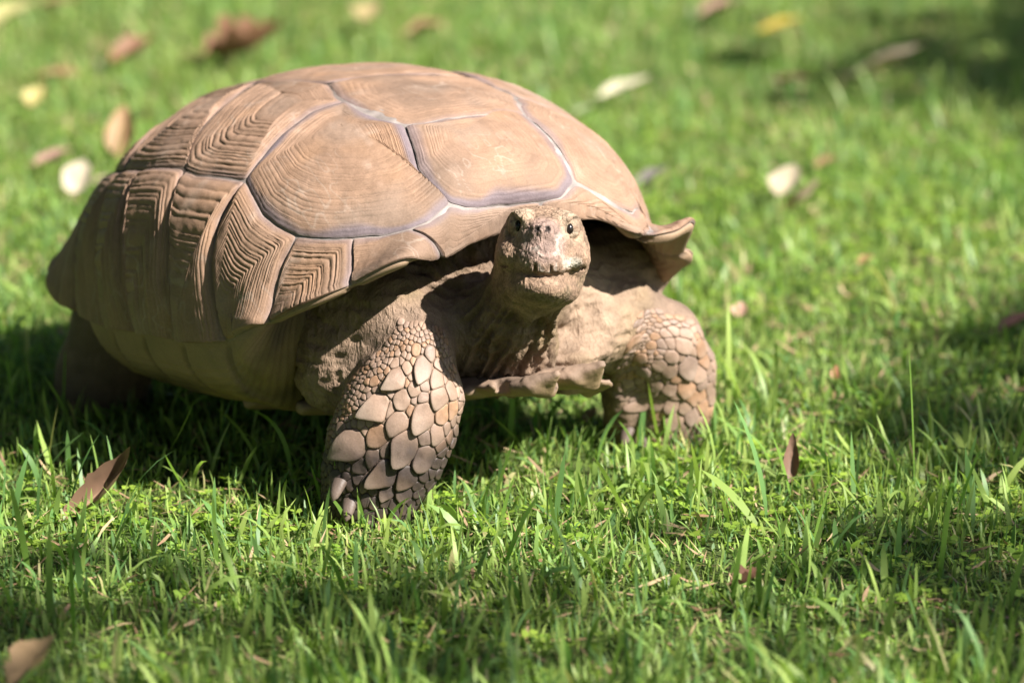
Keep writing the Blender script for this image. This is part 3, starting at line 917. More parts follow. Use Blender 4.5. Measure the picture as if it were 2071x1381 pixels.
SCALES = []
def scales(nodes, hand, fill_r, smin_, smax_, phlim, seed, zmud):
    rg = np.random.default_rng(seed)
    LL, to_sp, to_surf = leg_frame(nodes)
    X, RR, SP = [], [], []
    for (px, py, w, h, spur) in hand:
        o, d = ray_local(px, py)
        hit = BODY_BVH.ray_cast(Vector(o), Vector(d))
        if hit[0] is None:
            continue
        X.append(to_sp(np.array(hit[0])))
        RR.append((w + h) / 4 * .00048)
        SP.append(spur)
    nh = len(X)
    for _ in range(9000):
        sp = np.array([rg.uniform(smin_, smax_), rg.uniform(-1.6, 1.6) * RHO])
        lo, hi = phlim(sp[0] / LL)
        if not lo < sp[1] / RHO < hi:
            continue
        r = fill_r(sp[0] / LL, sp[1] / RHO) * rg.uniform(.85, 1.2)
        if (np.linalg.norm(np.array(X) - sp, axis=1) > (r + np.array(RR)) * .93).all():
            X.append(sp)
            RR.append(r)
            SP.append(0.0)
    X, RR = np.array(X), np.array(RR)
    for i in range(len(X)):
        sp, r, spur, hnd = X[i], RR[i], SP[i], i < nh
        lim = r * (1.55 if hnd else 2.1)
        pg = [sp + lim * np.array([math.cos(a) * 1.1, math.sin(a)]) for a in np.linspace(0, 2 * np.pi, 20, endpoint=False)]
        d2 = np.linalg.norm(X - sp, axis=1)
        for j in np.where(d2 < lim + .03)[0]:
            if j == i:
                continue
            n = X[j] - sp
            L = np.linalg.norm(n)
            n = n / L
            t = np.clip((L * L + r * r - RR[j] ** 2) / (2 * L), .2 * L, .8 * L)
            pg = clip(pg, sp + n * (t - .00004), n)
            if len(pg) < 3:
                break
        if len(pg) < 3:
            continue
        pg = np.array(pg)
        cl = np.concatenate([pg, pg[:1]])
        Lq = np.concatenate([[0], np.cumsum(np.linalg.norm(np.diff(cl, axis=0), axis=1))])
        nq = 24 if r > .006 else 14
        ts = np.linspace(0, Lq[-1], nq, endpoint=False)
        b = np.stack([np.interp(ts, Lq, cl[:, k]) for k in (0, 1)], -1)
        for _ in range(2 if r > .006 else 1):
            b = .2 * np.roll(b, 1, 0) + .6 * b + .2 * np.roll(b, -1, 0)
        c0 = b.mean(0)
        size = np.sqrt(np.abs(np.sum(b[:, 0] * np.roll(b[:, 1], -1) - np.roll(b[:, 0], -1) * b[:, 1]) / 2) / np.pi)
        if size < .0016:
            continue
        hh = .0005 + .065 * size + .0004 * rg.random()
        tilt = (.06 + spur * .28) * size + .0002
        tan = np.array([.325, .218, .160]) * rg.uniform(.84, 1.1)
        q_ = rg.random()
        tan = tan * ([1.08, .95, .80] if q_ < .25 else [.93, .96, 1.02] if q_ < .5 else [1, 1, 1])
        big = r > .004
        fz = np.array([(1.0, -.0006), (.978, .42), (.91, .78), (.76, .94), (.40, 1.0)] if big else [(1.0, -.0005), (.95, .6), (.66, .96)])
        fz[1:, 1] *= hh
        dq = b - c0
        f = fz[:, 0][:, None]
        z = fz[:, 1][:, None]
        q = c0 + dq[None] * f[..., None]
        av = .25 + .5 * (spur > .75) if nodes is NEAR else .1
        dv = np.array([math.cos(av), -math.sin(av)])
        pv = np.array([math.sin(av), math.cos(av)])
        along, across = dq @ dv, dq @ pv
        dn = along[None] * f / size
        if spur:
            dp = np.clip(dn, 0, None)
            ext = spur * (.55 if spur < .75 else .85) * size * dp * np.clip(1 - np.abs(across[None]) / (1.5 * size), .15, 1)
            nar = across[None] * .42 * spur * np.clip(dp, 0, 1) * f
            q = q + ext[..., None] * dv - nar[..., None] * pv
        P_, nn, wl = to_surf(q)
        if (wl > .5).mean() > .25:
            continue
        up = tilt * np.clip(dn + .7, 0, None) * np.where(z > 0, 1, .3)
        Vv = P_ + nn * (z + up)[..., None]
        Vv = Vv + nn * (.0004 * vnoise(Vv, 240, seed + i))[..., None]
        tip = np.clip((dn + .1) * .9, 0, 1) * (.22 + .8 * spur) * np.where(z > .5 * hh, 1, .3)
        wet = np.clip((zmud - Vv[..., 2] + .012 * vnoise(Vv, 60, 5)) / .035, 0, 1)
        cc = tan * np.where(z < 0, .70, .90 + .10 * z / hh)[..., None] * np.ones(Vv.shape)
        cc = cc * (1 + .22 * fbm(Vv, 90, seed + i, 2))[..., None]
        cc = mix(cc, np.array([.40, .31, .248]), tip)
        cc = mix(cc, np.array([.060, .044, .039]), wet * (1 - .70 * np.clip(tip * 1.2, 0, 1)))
        cP, cn, _w = to_surf(c0[None])
        verts = np.concatenate([Vv.reshape(-1, 3), cP + cn * (hh * 1.03 + tilt * .7)])
        cols = np.concatenate([cc.reshape(-1, 3), cc[-1].mean(0)[None]])
        faces = []
        for a in range(len(fz) - 1):
            for k in range(nq):
                k2 = (k + 1) % nq
                faces.append((a * nq + k, (a + 1) * nq + k, (a + 1) * nq + k2, a * nq + k2))
        a = (len(fz) - 1) * nq
        for k in range(nq):
            faces.append((a + k, len(verts) - 1, a + (k + 1) % nq))
        SCALES.append((size, verts, faces, cols))

Zn = lambda L_: [(620 + x / 4.06, 720 + y / 4.06, w / 4.06, h / 4.06, s_) for x, y, w, h, s_ in L_]
HAND_NEAR = Zn([(820, 100, 90, 90, .1), (955, 105, 160, 190, .6), (1085, 70, 90, 100, 0), (740, 200, 190, 130, .9), (880, 275, 100, 110, .1), (965, 245, 70, 100, 0),
    (1065, 205, 130, 150, .2), (785, 355, 140, 150, .2), (960, 345, 95, 95, 0), (1085, 345, 130, 200, .3), (590, 420, 230, 200, 1.0), (685, 445, 120, 90, 0),
    (740, 550, 150, 190, .2), (955, 490, 200, 180, .6), (1120, 455, 100, 170, .2), (1185, 300, 70, 160, .1), (1195, 430, 70, 160, .1), (575, 660, 180, 150, .1),
    (370, 740, 240, 250, .9), (800, 750, 220, 260, .7), (965, 680, 110, 120, 0), (1065, 650, 80, 170, .2), (950, 830, 170, 210, .4), (545, 830, 130, 130, 0),
    (635, 960, 200, 240, .8), (430, 890, 130, 130, 0), (820, 1000, 150, 200, .4), (240, 1000, 120, 110, .5), (285, 595, 85, 110, .1), (1010, -30, 150, 80, .3),
    (900, -60, 100, 80, 0), (730, 60, 80, 70, 0), (560, 205, 80, 80, 0), (480, 1060, 90, 100, .4), (640, 1120, 100, 120, .6), (800, 1130, 110, 130, .5)])
def fill_near(t, ph):
    return .0021 + .0023 * smooth(.2, .55, np.array(t)) * smooth(-1.0, -.2, np.array(ph)) + .0006 * smooth(.5, .9, np.array(t))
scales(NEAR, HAND_NEAR, fill_near, .010, .215, lambda t: (-.55 - .95 * float(smooth(.05, .4, np.array(t))), .8 + .6 * float(smooth(.05, .3, np.array(t)))), 5, .105)
Zf = lambda L_: [(1100 + x / 2.876, 420 + y / 2.876, w / 2.876, h / 2.876, s_) for x, y, w, h, s_ in L_]
HAND_FAR = Zf([(550, 870, 105, 100, .4), (520, 780, 85, 80, .2), (620, 800, 66, 70, 0), (685, 795, 60, 60, 0), (740, 795, 65, 65, 0), (815, 805, 100, 105, .2), (665, 915, 70, 100, .2),
    (740, 865, 85, 70, .1), (725, 950, 100, 100, .2), (835, 925, 125, 135, .4), (905, 810, 90, 110, .3), (925, 890, 75, 85, .2), (575, 950, 95, 100, .4), (645, 1030, 110, 110, .3),
    (730, 1055, 90, 105, .2), (820, 1055, 110, 110, .3), (660, 1140, 90, 80, .2), (735, 1150, 100, 95, .3), (820, 1155, 70, 80, .2), (750, 1240, 140, 95, .4), (860, 1210, 70, 95, .3),
    (900, 970, 80, 110, .3), (860, 1110, 70, 90, .2), (830, 740, 90, 60, .3), (770, 720, 60, 60, 0), (695, 725, 55, 55, 0), (640, 745, 50, 50, 0)])
def fill_far(t, ph):
    return .0024 + .0028 * smooth(.28, .62, np.array(t))
scales(FAR, HAND_FAR, fill_far, .022, .30, lambda t: (-.95 + .75 * float(smooth(.35, .75, np.array(t))), 1.5), 6, .03)

SCALES.sort(key=lambda q: -q[0])
for size, verts, faces, cols in SCALES[:280]:
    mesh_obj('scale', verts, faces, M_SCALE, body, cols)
sv, sf, scol, off = [], [], [], 0
for size, verts, faces, cols in SCALES[280:]:
    sv.append(verts)
    scol.append(cols)
    sf += [tuple(i + off for i in f) for f in faces]
    off += len(verts)
tag(mesh_obj('small_scale', np.concatenate(sv), sf, M_SCALE, body, np.concatenate(scol)), kind='stuff')

# ---- plastron: the belly plate, forked in front under the neck
pf = Field(axis((-.32, .24, .005), (.24, .40, .0022)), axis((-.25, -.12, .004), (-.12, .16, .0028), (.16, .25, .004)), axis((.04, .18, .0022)))
pf.chain([((-.26, 0, .084), .10, .010), ((-.10, 0, .074), .160, .014), ((.10, 0, .076), .160, .014), ((.18, 0, .086), .140, .012), ((.25, .0, .102), .105, .008)], (0, 1, 0), k=.010)
pf.chain([((.20, -.02, .098), .09, .008), (at(985, 792, x=.295), .034, .0050)], CAMX, k=.006)
pf.chain([((.22, .02, .105), .08, .009), (at(1050, 783, x=.318), .034, .0085), (at(1092, 782, x=.350), .019, .0095), (at(1127, 757, x=.370), .0035, .0040)], CAMX, k=.0025)
pf.chain([((.22, .04, .108), .08, .009), (at(1130, 768, x=.312), .036, .0090), (at(1178, 765, x=.338), .021, .0095), (at(1216, 739, x=.358), .0035, .0040)], CAMX, k=.0025)
pf.chain([((.22, .06, .106), .06, .006), (at(1175, 784, x=.30), .026, .0050), (at(1233, 776, x=.320), .006, .0028)], CAMX, k=.002)
pf.ell(at(1015, 778, x=.325), (.012, .006, .010), k=.002, cut=True)
pf.ell(at(1132, 765, x=.366), (.022, .0030, .016), k=.0015, cut=True)
pf.ell(at(1075, 752, x=.340), (.012, .008, .004), k=.002, cut=True)
PV, PF = pf.mesh()
PN = normals(PV, PF)
PV = PV + PN * ((.0016 * fbm(PV, 60, 81, 3) + .0010 * (1 - 2 * np.abs(fbm(PV, 150, 82, 2)))) * smooth(-.4, .3, PN[:, 2]) + .0006 * fbm(PV, 300, 85, 2))[:, None]
PC = np.broadcast_to(np.array([.29, .20, .145]), PV.shape).copy()
PC = mix(PC, np.array([.36, .25, .12]), smooth(.2, -.6, PN[:, 2]) * .6)
PC = mix(PC, np.array([.165, .118, .09]), smooth(-.1, .4, fbm(PV, 30, 83, 3)) * smooth(-.3, .5, PN[:, 2]) * .85)
PC = mix(PC, np.array([.12, .09, .07]), smooth(.25, .6, fbm(PV, 60, 84, 2)) * smooth(-.3, .4, PN[:, 2]) * .6)
PC = mix(PC, np.array([.60, .50, .44]), smooth(.0, .010, np.linalg.norm(PV - at(1110, 758, x=.358), axis=1) * 0) * smooth(.02, .008, np.linalg.norm(PV - at(1112, 757, x=.360), axis=1)) * .6)
plastron = mesh_obj('plastron', PV, PF, M_SEAM, tortoise, PC)

# ---- claws
def claw(px, py, x, d, size):
    c = at(px, py, x=x)
    d = np.asarray(d, float)
    d /= np.linalg.norm(d)
    u = np.cross(d, [0, 0, 1.0])
    u /= np.linalg.norm(u)
    w = np.cross(u, d)
    vv, ff, cc = [], [], []
    for i in range(7):
        t = i / 6
        p = c + d * size * (t - .25) - np.array([0, 0, 1]) * size * .35 * t * t
        r = size * .36 * math.sqrt(max(0, 1 - t ** 1.7)) + .0004
        for j in range(12):
            a = 2 * math.pi * j / 12
            vv.append(p + u * r * 1.15 * math.cos(a) + w * r * .8 * math.sin(a))
            cc.append(np.array([.13, .095, .078]) * (.8 + .7 * t))
    for i in range(6):
        for j in range(12):
            ff.append((i * 12 + j, i * 12 + (j + 1) % 12, (i + 1) * 12 + (j + 1) % 12, (i + 1) * 12 + j))
    ff.append(tuple(range(72, 84)))
    mesh_obj('claw', vv, ff, M_SCALE, body, np.array(cc))
for px, py, dx in ((684, 972, -.5), (706, 1012, -.25), (745, 1026, -.05), (786, 1022, .2), (818, 1005, .4)):
    claw(px, py + 8, .306, TL @ np.array([dx, -1, -.75]), .017)
for px, py, dx in ((1268, 868, -.5), (1305, 880, -.2), (1345, 882, .1), (1385, 872, .4)):
    claw(px, py + 6, .200, TL @ np.array([dx, -1, -.75]), .016)

# ------------------------------------------------------------------ the lawn
def grass_material(name, transl=.45, rough=.45):
    n = N(name)
    col = n.add('Attribute', attribute_name='col')
    d = n.add('BsdfPrincipled', {'Base Color': col.outputs['Color'], 'Roughness': rough, 'Specular IOR Level': .35})
    tint = n.add('VectorMath', {0: col.outputs['Color'], 1: (1.02, 1.15, .60)}, operation='MULTIPLY')
    t = n.add('BsdfTranslucent', {'Color': tint.outputs[0]})
    m = n.add('MixShader', {0: transl, 1: d.outputs[0], 2: t.outputs[0]})
    return n.out(m.outputs[0])
M_GRASS = grass_material('grass_blade')
M_DRY = grass_material('dry_leaf', .22, .6)
M_LEAFY = grass_material('tree_leaf', .3)

def ground_material():
    n = N('lawn_soil')
    tc = n.add('TexCoord')
    a = n.add('TexNoise', {'Vector': tc.outputs['Object'], 'Scale': 9.0, 'Detail': 6.0, 'Roughness': .7})
    b = n.add('TexNoise', {'Vector': tc.outputs['Object'], 'Scale': 130.0, 'Detail': 5.0, 'Roughness': .7})
    r = n.add('ValToRGB', {0: b.outputs['Fac']})
    e = r.color_ramp.elements
    e[0].position, e[0].color = .32, (.040, .042, .016, 1)
    e[1].position, e[1].color = .72, (.15, .125, .055, 1)
    g = e.new(.52)
    g.color = (.075, .115, .026, 1)
    v = n.add('MapRange', {'Value': a.outputs['Fac'], 'From Min': .3, 'From Max': .7, 'To Min': .7, 'To Max': 1.25})
    c = n.add('VectorMath', {0: r.outputs[0], 1: v.outputs[0]}, operation='MULTIPLY')
    bp = n.add('Bump', {'Height': b.outputs['Fac'], 'Strength': .8, 'Distance': .012})
    p = n.add('BsdfPrincipled', {'Base Color': c.outputs[0], 'Roughness': .9, 'Normal': bp.outputs[0], 'Specular IOR Level': .2})
    return n.out(p.outputs[0])
GS = 60.0
ground = mesh_obj('ground', [(-GS, -GS, 0), (GS, -GS, 0), (GS, GS, 0), (-GS, GS, 0)], [(0, 1, 2, 3)], ground_material())
tag(ground, kind='structure')

feet = [(np.asarray(n_[0]) @ TL)[:2] for n_ in (NEAR[-1], FAR[-1])] + [(np.array([-.22, -.20, 0]) @ TL)[:2], (np.array([-.22, .20, 0]) @ TL)[:2]]
def scatter(n, seed, pad=.12, y0=-.95, y1=3.6):
    """places on the lawn, spread over the ground the camera can see and a margin round it"""
    rg = np.random.default_rng(seed)
    y = rg.uniform(y0, y1, n)
    half = (y - CAM[1]) * .134 + pad + .08 * np.clip(y, 0, 9)
    mx = half.max()
    x = rg.uniform(-mx, mx, n)
    k = np.abs(x) < half
    P = np.stack([x[k] + AIM[0], y[k]], -1)
    ok = np.ones(len(P), bool)
    for f, r in zip(feet, (.046, .050, .055, .055)):
        ok &= np.linalg.norm(P - f, axis=1) > r
    return P[ok], rg

def blades(P, h, w, az, lean, curl, col, rows, rg, twist=.6, base=.35):
    """a ribbon per place: rows of two points, narrowing to a tip; returns verts, quads, colours"""
    n = len(P)
    t = np.linspace(0, 1, rows + 1)
    ang = lean[:, None] + curl[:, None] * t[None]               # angle from upright along the blade
    seg = h[:, None] / rows
    dx = np.concatenate([np.zeros((n, 1)), np.cumsum(np.sin(ang[:, :-1]) * seg, 1)], 1)
    dz = np.concatenate([np.zeros((n, 1)), np.cumsum(np.cos(ang[:, :-1]) * seg, 1)], 1)
    ca, sa = np.cos(az), np.sin(az)
    cx = P[:, 0:1] + dx * ca[:, None]
    cy = P[:, 1:2] + dx * sa[:, None]
    cz = np.maximum(dz, .0012) - .001
    wid = w[:, None] * .5 * np.minimum(1, (base + 2.2 * t)[None]) * np.sqrt(np.clip(1 - t ** 2.4, 0, 1))[None]
    tw = az[:, None] + np.pi / 2 + twist * rg.normal(0, 1, n)[:, None] * t[None]
    lx, ly = np.cos(tw) * wid, np.sin(tw) * wid
    lz = wid * .35 * rg.normal(0, 1, n)[:, None]
    V = np.empty((n, rows + 1, 2, 3), np.float32)
    V[:, :, 0] = np.stack([cx - lx, cy - ly, cz - lz], -1)
    V[:, :, 1] = np.stack([cx + lx, cy + ly, cz + lz], -1)
    b0 = (np.arange(n) * (rows + 1) * 2)[:, None] + (np.arange(rows) * 2)[None]
    F = np.stack([b0, b0 + 1, b0 + 3, b0 + 2], -1).reshape(-1, 4)
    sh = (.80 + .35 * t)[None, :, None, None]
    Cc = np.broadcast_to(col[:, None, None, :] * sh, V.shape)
    return V.reshape(-1, 3), F, Cc.reshape(-1, 3)

def join(parts):
    off, VV, FF, CC = 0, [], [], []
    for v, f, c in parts:
        VV.append(v)
        FF.append(f + off)
        CC.append(c)
        off += len(v)
    return np.concatenate(VV), np.concatenate(FF), np.concatenate(CC)

G_A, G_B, G_C = np.array([.20, .325, .078]), np.array([.325, .42, .108]), np.array([.105, .225, .072])
def grass_colour(P, rg, yellow=0.0):
    n = len(P)
    P3 = np.stack([P[:, 0], P[:, 1], np.zeros(n)], -1)
    a = np.clip(.5 + .6 * fbm(P3, 5, 3, 3) + .25 * rg.normal(0, 1, n) + yellow, 0, 1)
    c = mix(np.broadcast_to(G_A, (n, 3)), G_B, a)
    c = mix(c, G_C, (rg.random(n) < .28) * .8)
    c = mix(c, np.array([.46, .39, .20]), (rg.random(n) < .045) * .8)
    return c * rg.uniform(.8, 1.2, (n, 1))

parts = []
P, rg = scatter(270000, 101)
keep = rg.random(len(P)) < np.clip(1.25 - .22 * np.clip(P[:, 1], 0, 9), .45, 1)
P = P[keep]
n = len(P)
P3 = np.stack([P[:, 0], P[:, 1], np.zeros(n)], -1)
tall = .75 + .5 * fbm(P3, 6, 8, 3)
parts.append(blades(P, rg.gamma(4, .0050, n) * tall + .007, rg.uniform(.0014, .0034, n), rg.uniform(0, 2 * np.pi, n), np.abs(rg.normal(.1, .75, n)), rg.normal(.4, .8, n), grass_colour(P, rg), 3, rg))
P, rg = scatter(44000, 102)                         # longer, broader blades in loose tufts
P3 = np.stack([P[:, 0], P[:, 1], np.zeros(len(P))], -1)
P = P[rg.random(len(P)) < np.clip(.42 + 1.0 * fbm(P3, 7, 18, 3), .06, 1)]
n = len(P)
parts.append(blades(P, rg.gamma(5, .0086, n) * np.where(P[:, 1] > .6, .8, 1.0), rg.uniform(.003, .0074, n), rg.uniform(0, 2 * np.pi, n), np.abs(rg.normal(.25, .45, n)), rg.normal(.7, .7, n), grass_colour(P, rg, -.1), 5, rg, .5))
# the single blades that stand out in the photo: base and tip as pixels, width, bend
STAND = [(143, 812, 175, 590, 6.5, .1), (128, 850, 132, 705, 4, .1), (232, 800, 243, 690, 5.5, .0), (590, 975, 505, 828, 11, .9), (655, 925, 640, 840, 4, .2), (668, 1010, 655, 900, 6, -.2),
         (770, 990, 800, 880, 5, .2), (998, 1020, 1040, 888, 6.5, .1), (1105, 985, 1108, 860, 5, .1), (1388, 905, 1415, 800, 5, .1), (1335, 880, 1278, 745, 6, .4), (1850, 1000, 1838, 700, 3.5, .2),
         (1825, 980, 1735, 840, 6, .5), (1600, 1010, 1562, 880, 6, .2), (1560, 960, 1452, 858, 6, .8), (1930, 1060, 1985, 905, 7, .2), (1640, 1120, 1690, 950, 7, .2), (470, 905, 480, 800, 4, .3),
         (395, 870, 330, 790, 7, .9), (75, 880, 45, 700, 4, .3), (30, 860, 10, 700, 5, .2), (1010, 1080, 1040, 965, 9, .3), (1130, 1130, 1110, 985, 9, .1), (1470, 700, 1474, 655, 6, .1),
         (1840, 770, 1905, 680, 6, .2), (60, 1180, 20, 980, 14, .3), (150, 1290, 140, 1080, 12, .2), (1015, 1170, 1090, 1000, 12, .3), (1480, 1230, 1500, 1090, 13, .2), (1900, 1180, 1925, 980, 13, .2),
         (705, 1230, 640, 1090, 12, .4), (440, 1160, 430, 1000, 9, .2), (520, 940, 590, 880, 6, .8), (1200, 960, 1240, 850, 5, .3), (1290, 930, 1250, 850, 6, .4), (850, 950, 905, 905, 6, .7),
         (690, 1062, 676, 930, 8, .1), (722, 1068, 742, 955, 7, .2), (762, 1066, 748, 968, 8, .2), (800, 1058, 826, 940, 8, .2), (838, 1046, 866, 925, 7, .3), (655, 1045, 628, 940, 7, .2),
         (705, 1075, 660, 1000, 9, .5), (780, 1072, 830, 1005, 9, .5), (740, 1080, 722, 1000, 7, .2), (1262, 905, 1244, 826, 5, .2), (1300, 912, 1292, 848, 6, .2), (1350, 914, 1342, 838, 6, .2), (1392, 906, 1376, 842, 6, .3), (1322, 915, 1352, 865, 6, .6)]
rg = np.random.default_rng(55)
for bx, by, tx_, ty_, wpx, bnd in STAND:
    b0 = on_ground(bx, by)
    o, d = ray_world(tx_, ty_)
    tp = o + d * ((b0[1] - .01) - o[1]) / d[1]
    rows = 9
    t = np.linspace(0, 1, rows + 1)[:, None]
    mid_ = b0 + (tp - b0) * .5 + np.array([0, 0, 1]) * bnd * np.linalg.norm(tp - b0) * .35 + np.array([-(tp - b0)[0] * bnd * .5, 0, 0])
    cpt = b0 * (1 - t) ** 2 + 2 * t * (1 - t) * mid_ + tp * t ** 2
    wm = wpx * np.linalg.norm(b0 - CAM) / FPX * .5
    wd_ = wm * np.minimum(1, .45 + 2 * t) * np.sqrt(np.clip(1 - t ** 3, 0, 1))
    yaw = rg.normal(0, .35)
    lat = np.array([math.cos(yaw), math.sin(yaw), rg.normal(0, .15)])
    Vb = np.stack([cpt - lat * wd_ , cpt + lat * wd_], 1).reshape(-1, 3)
    Vb[:, 2] = np.maximum(Vb[:, 2], 0)
    k = np.arange(rows) * 2
    parts.append((Vb, np.stack([k, k + 1, k + 3, k + 2], 1), np.broadcast_to(np.array([.19, .33, .06]) * rg.uniform(.8, 1.2), Vb.shape)))
gv, gf, gc = join(parts)
tag(mesh_obj('grass', gv, gf, M_GRASS, None, gc), 'bright green lawn grass with short and long blades around the tortoise', 'grass', None, 'stuff')

# the lawn goes on round about: one square of turf repeated outside the ground laid above
rg = np.random.default_rng(140)
Pq = rg.uniform(-.26, .26, (3600, 2))
nq_ = len(Pq)
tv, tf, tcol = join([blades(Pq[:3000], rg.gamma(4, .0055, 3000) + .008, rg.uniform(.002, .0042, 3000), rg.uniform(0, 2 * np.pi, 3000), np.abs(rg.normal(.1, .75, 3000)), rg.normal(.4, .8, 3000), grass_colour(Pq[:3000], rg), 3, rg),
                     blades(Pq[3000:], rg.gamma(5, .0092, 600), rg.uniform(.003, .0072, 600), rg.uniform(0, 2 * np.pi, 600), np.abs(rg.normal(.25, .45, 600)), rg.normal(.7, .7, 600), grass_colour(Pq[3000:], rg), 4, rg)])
turf = mesh_obj('lawn_grass', tv, tf, M_GRASS, None, tcol)
tag(turf, 'green lawn grass spreading away on all sides of the tortoise', 'grass', None, 'stuff')
ng = bpy.data.node_groups.new('spread_turf', 'GeometryNodeTree')
ng.interface.new_socket('Geometry', in_out='INPUT', socket_type='NodeSocketGeometry')
ng.interface.new_socket('Geometry', in_out='OUTPUT', socket_type='NodeSocketGeometry')
def gn(kind, ins=None, **props):
    nd = ng.nodes.new(kind)
    for k, v in props.items():
        setattr(nd, k, v)
    for k, v in (ins or {}).items():
        if isinstance(v, bpy.types.NodeSocket):
            ng.links.new(v, nd.inputs[k])
        else:
            nd.inputs[k].default_value = v
    return nd
def gm(op, a, b=0.0):
    return gn('ShaderNodeMath', {0: a, 1: b}, operation=op).outputs[0]
gi, go = gn('NodeGroupInput'), gn('NodeGroupOutput')
grid_ = gn('GeometryNodeMeshGrid', {'Size X': 9.0, 'Size Y': 11.5, 'Vertices X': 19, 'Vertices Y': 24})
moved = gn('GeometryNodeTransform', {'Geometry': grid_.outputs[0], 'Translation': (.15, 2.2, 0)})
sx = gn('ShaderNodeSeparateXYZ', {0: gn('GeometryNodeInputPosition').outputs[0]})
half_ = gm('ADD', gm('MULTIPLY', gm('ADD', sx.outputs[1], -float(CAM[1])), .134), gm('ADD', gm('MULTIPLY', gm('MAXIMUM', sx.outputs[1], 0.0), .08), .12 + .02))
off_ = gm('ABSOLUTE', gm('ADD', sx.outputs[0], -AIM[0]))
keep_ = gm('MAXIMUM', gm('GREATER_THAN', off_, half_), gm('MAXIMUM', gm('LESS_THAN', sx.outputs[1], -.96), gm('GREATER_THAN', sx.outputs[1], 3.6)))
rv = gn('FunctionNodeRandomValue', data_type='INT')
rv.inputs[4].default_value, rv.inputs[5].default_value = 0, 3
rot_ = gn('ShaderNodeCombineXYZ', {2: gm('MULTIPLY', rv.outputs[2], math.pi / 2)})
inst = gn('GeometryNodeInstanceOnPoints', {'Points': moved.outputs[0], 'Selection': keep_, 'Instance': gi.outputs[0], 'Rotation': rot_.outputs[0]})
ng.links.new(inst.outputs[0], go.inputs[0])
turf.modifiers.new('spread', 'NODES').node_group = ng

# small round-leaved weeds between the blades
P, rg = scatter(17000, 103, .05, -.95, 1.6)
P3 = np.stack([P[:, 0], P[:, 1], np.zeros(len(P))], -1)
P = P[rg.random(len(P)) < np.clip(.40 + 1.5 * fbm(P3, 6, 28, 3), .03, 1)]
n = len(P)
hz = rg.uniform(.004, .016, n)
a0 = rg.uniform(0, 2 * np.pi, n)
sz = rg.uniform(.0028, .0058, n)
cc = mix(np.broadcast_to(np.array([.23, .38, .05]), (n, 3)), np.array([.34, .46, .07]), rg.random(n)) * rg.uniform(.75, 1.15, (n, 1))
VV, FF, CC = [], [], []
for lf in range(3):
    a = a0 + lf * 2.094 + rg.normal(0, .15, n)
    tilt = rg.uniform(-.1, .6, n)
    d = np.stack([np.cos(a), np.sin(a), np.sin(tilt) * .6], -1)
    l = np.stack([-np.sin(a), np.cos(a), rg.normal(0, .25, n)], -1)
    ctr = np.concatenate([P, hz[:, None]], 1)
    s_ = sz[:, None]
    pts = [ctr + d * s_ * .1, ctr + d * s_ * .8 - l * s_ * .75, ctr + d * s_ * 1.6 - l * s_ * .6, ctr + d * s_ * 1.55, ctr + d * s_ * 1.6 + l * s_ * .6, ctr + d * s_ * .8 + l * s_ * .75]
    V_ = np.stack(pts, 1)
    b0 = (np.arange(n) * 6)[:, None] + lf * n * 6
    VV.append(V_.reshape(-1, 3))
    FF.append(np.concatenate([b0 + np.array([[0, 1, 2, 3]]), b0 + np.array([[0, 3, 4, 5]])]))
    CC.append(np.repeat(cc, 6, 0))
tag(mesh_obj('clover', np.concatenate(VV), np.concatenate(FF), M_GRASS, None, np.concatenate(CC), shade=False), 'low round-leaved clover weeds growing between the grass blades', 'clover', None, 'stuff')

# straw and dead bits lying in the lawn
P, rg = scatter(15000, 104, .05, -.95, 2.6)
n = len(P)
tanc = mix(np.broadcast_to(np.array([.46, .34, .20]), (n, 3)), np.array([.26, .15, .09]), rg.random(n)) * rg.uniform(.7, 1.3, (n, 1))
v, f, c = blades(P, rg.uniform(.008, .04, n), rg.uniform(.001, .004, n), rg.uniform(0, 2 * np.pi, n), rg.uniform(1.0, 1.5, n), rg.normal(0, .4, n), tanc, 3, rg)
v[:, 2] += np.repeat(rg.uniform(0, .012, n), 8).astype(np.float32)
tag(mesh_obj('straw', v, f, M_DRY, None, c), 'dry straw and dead grass bits scattered in the lawn', 'straw', None, 'stuff')

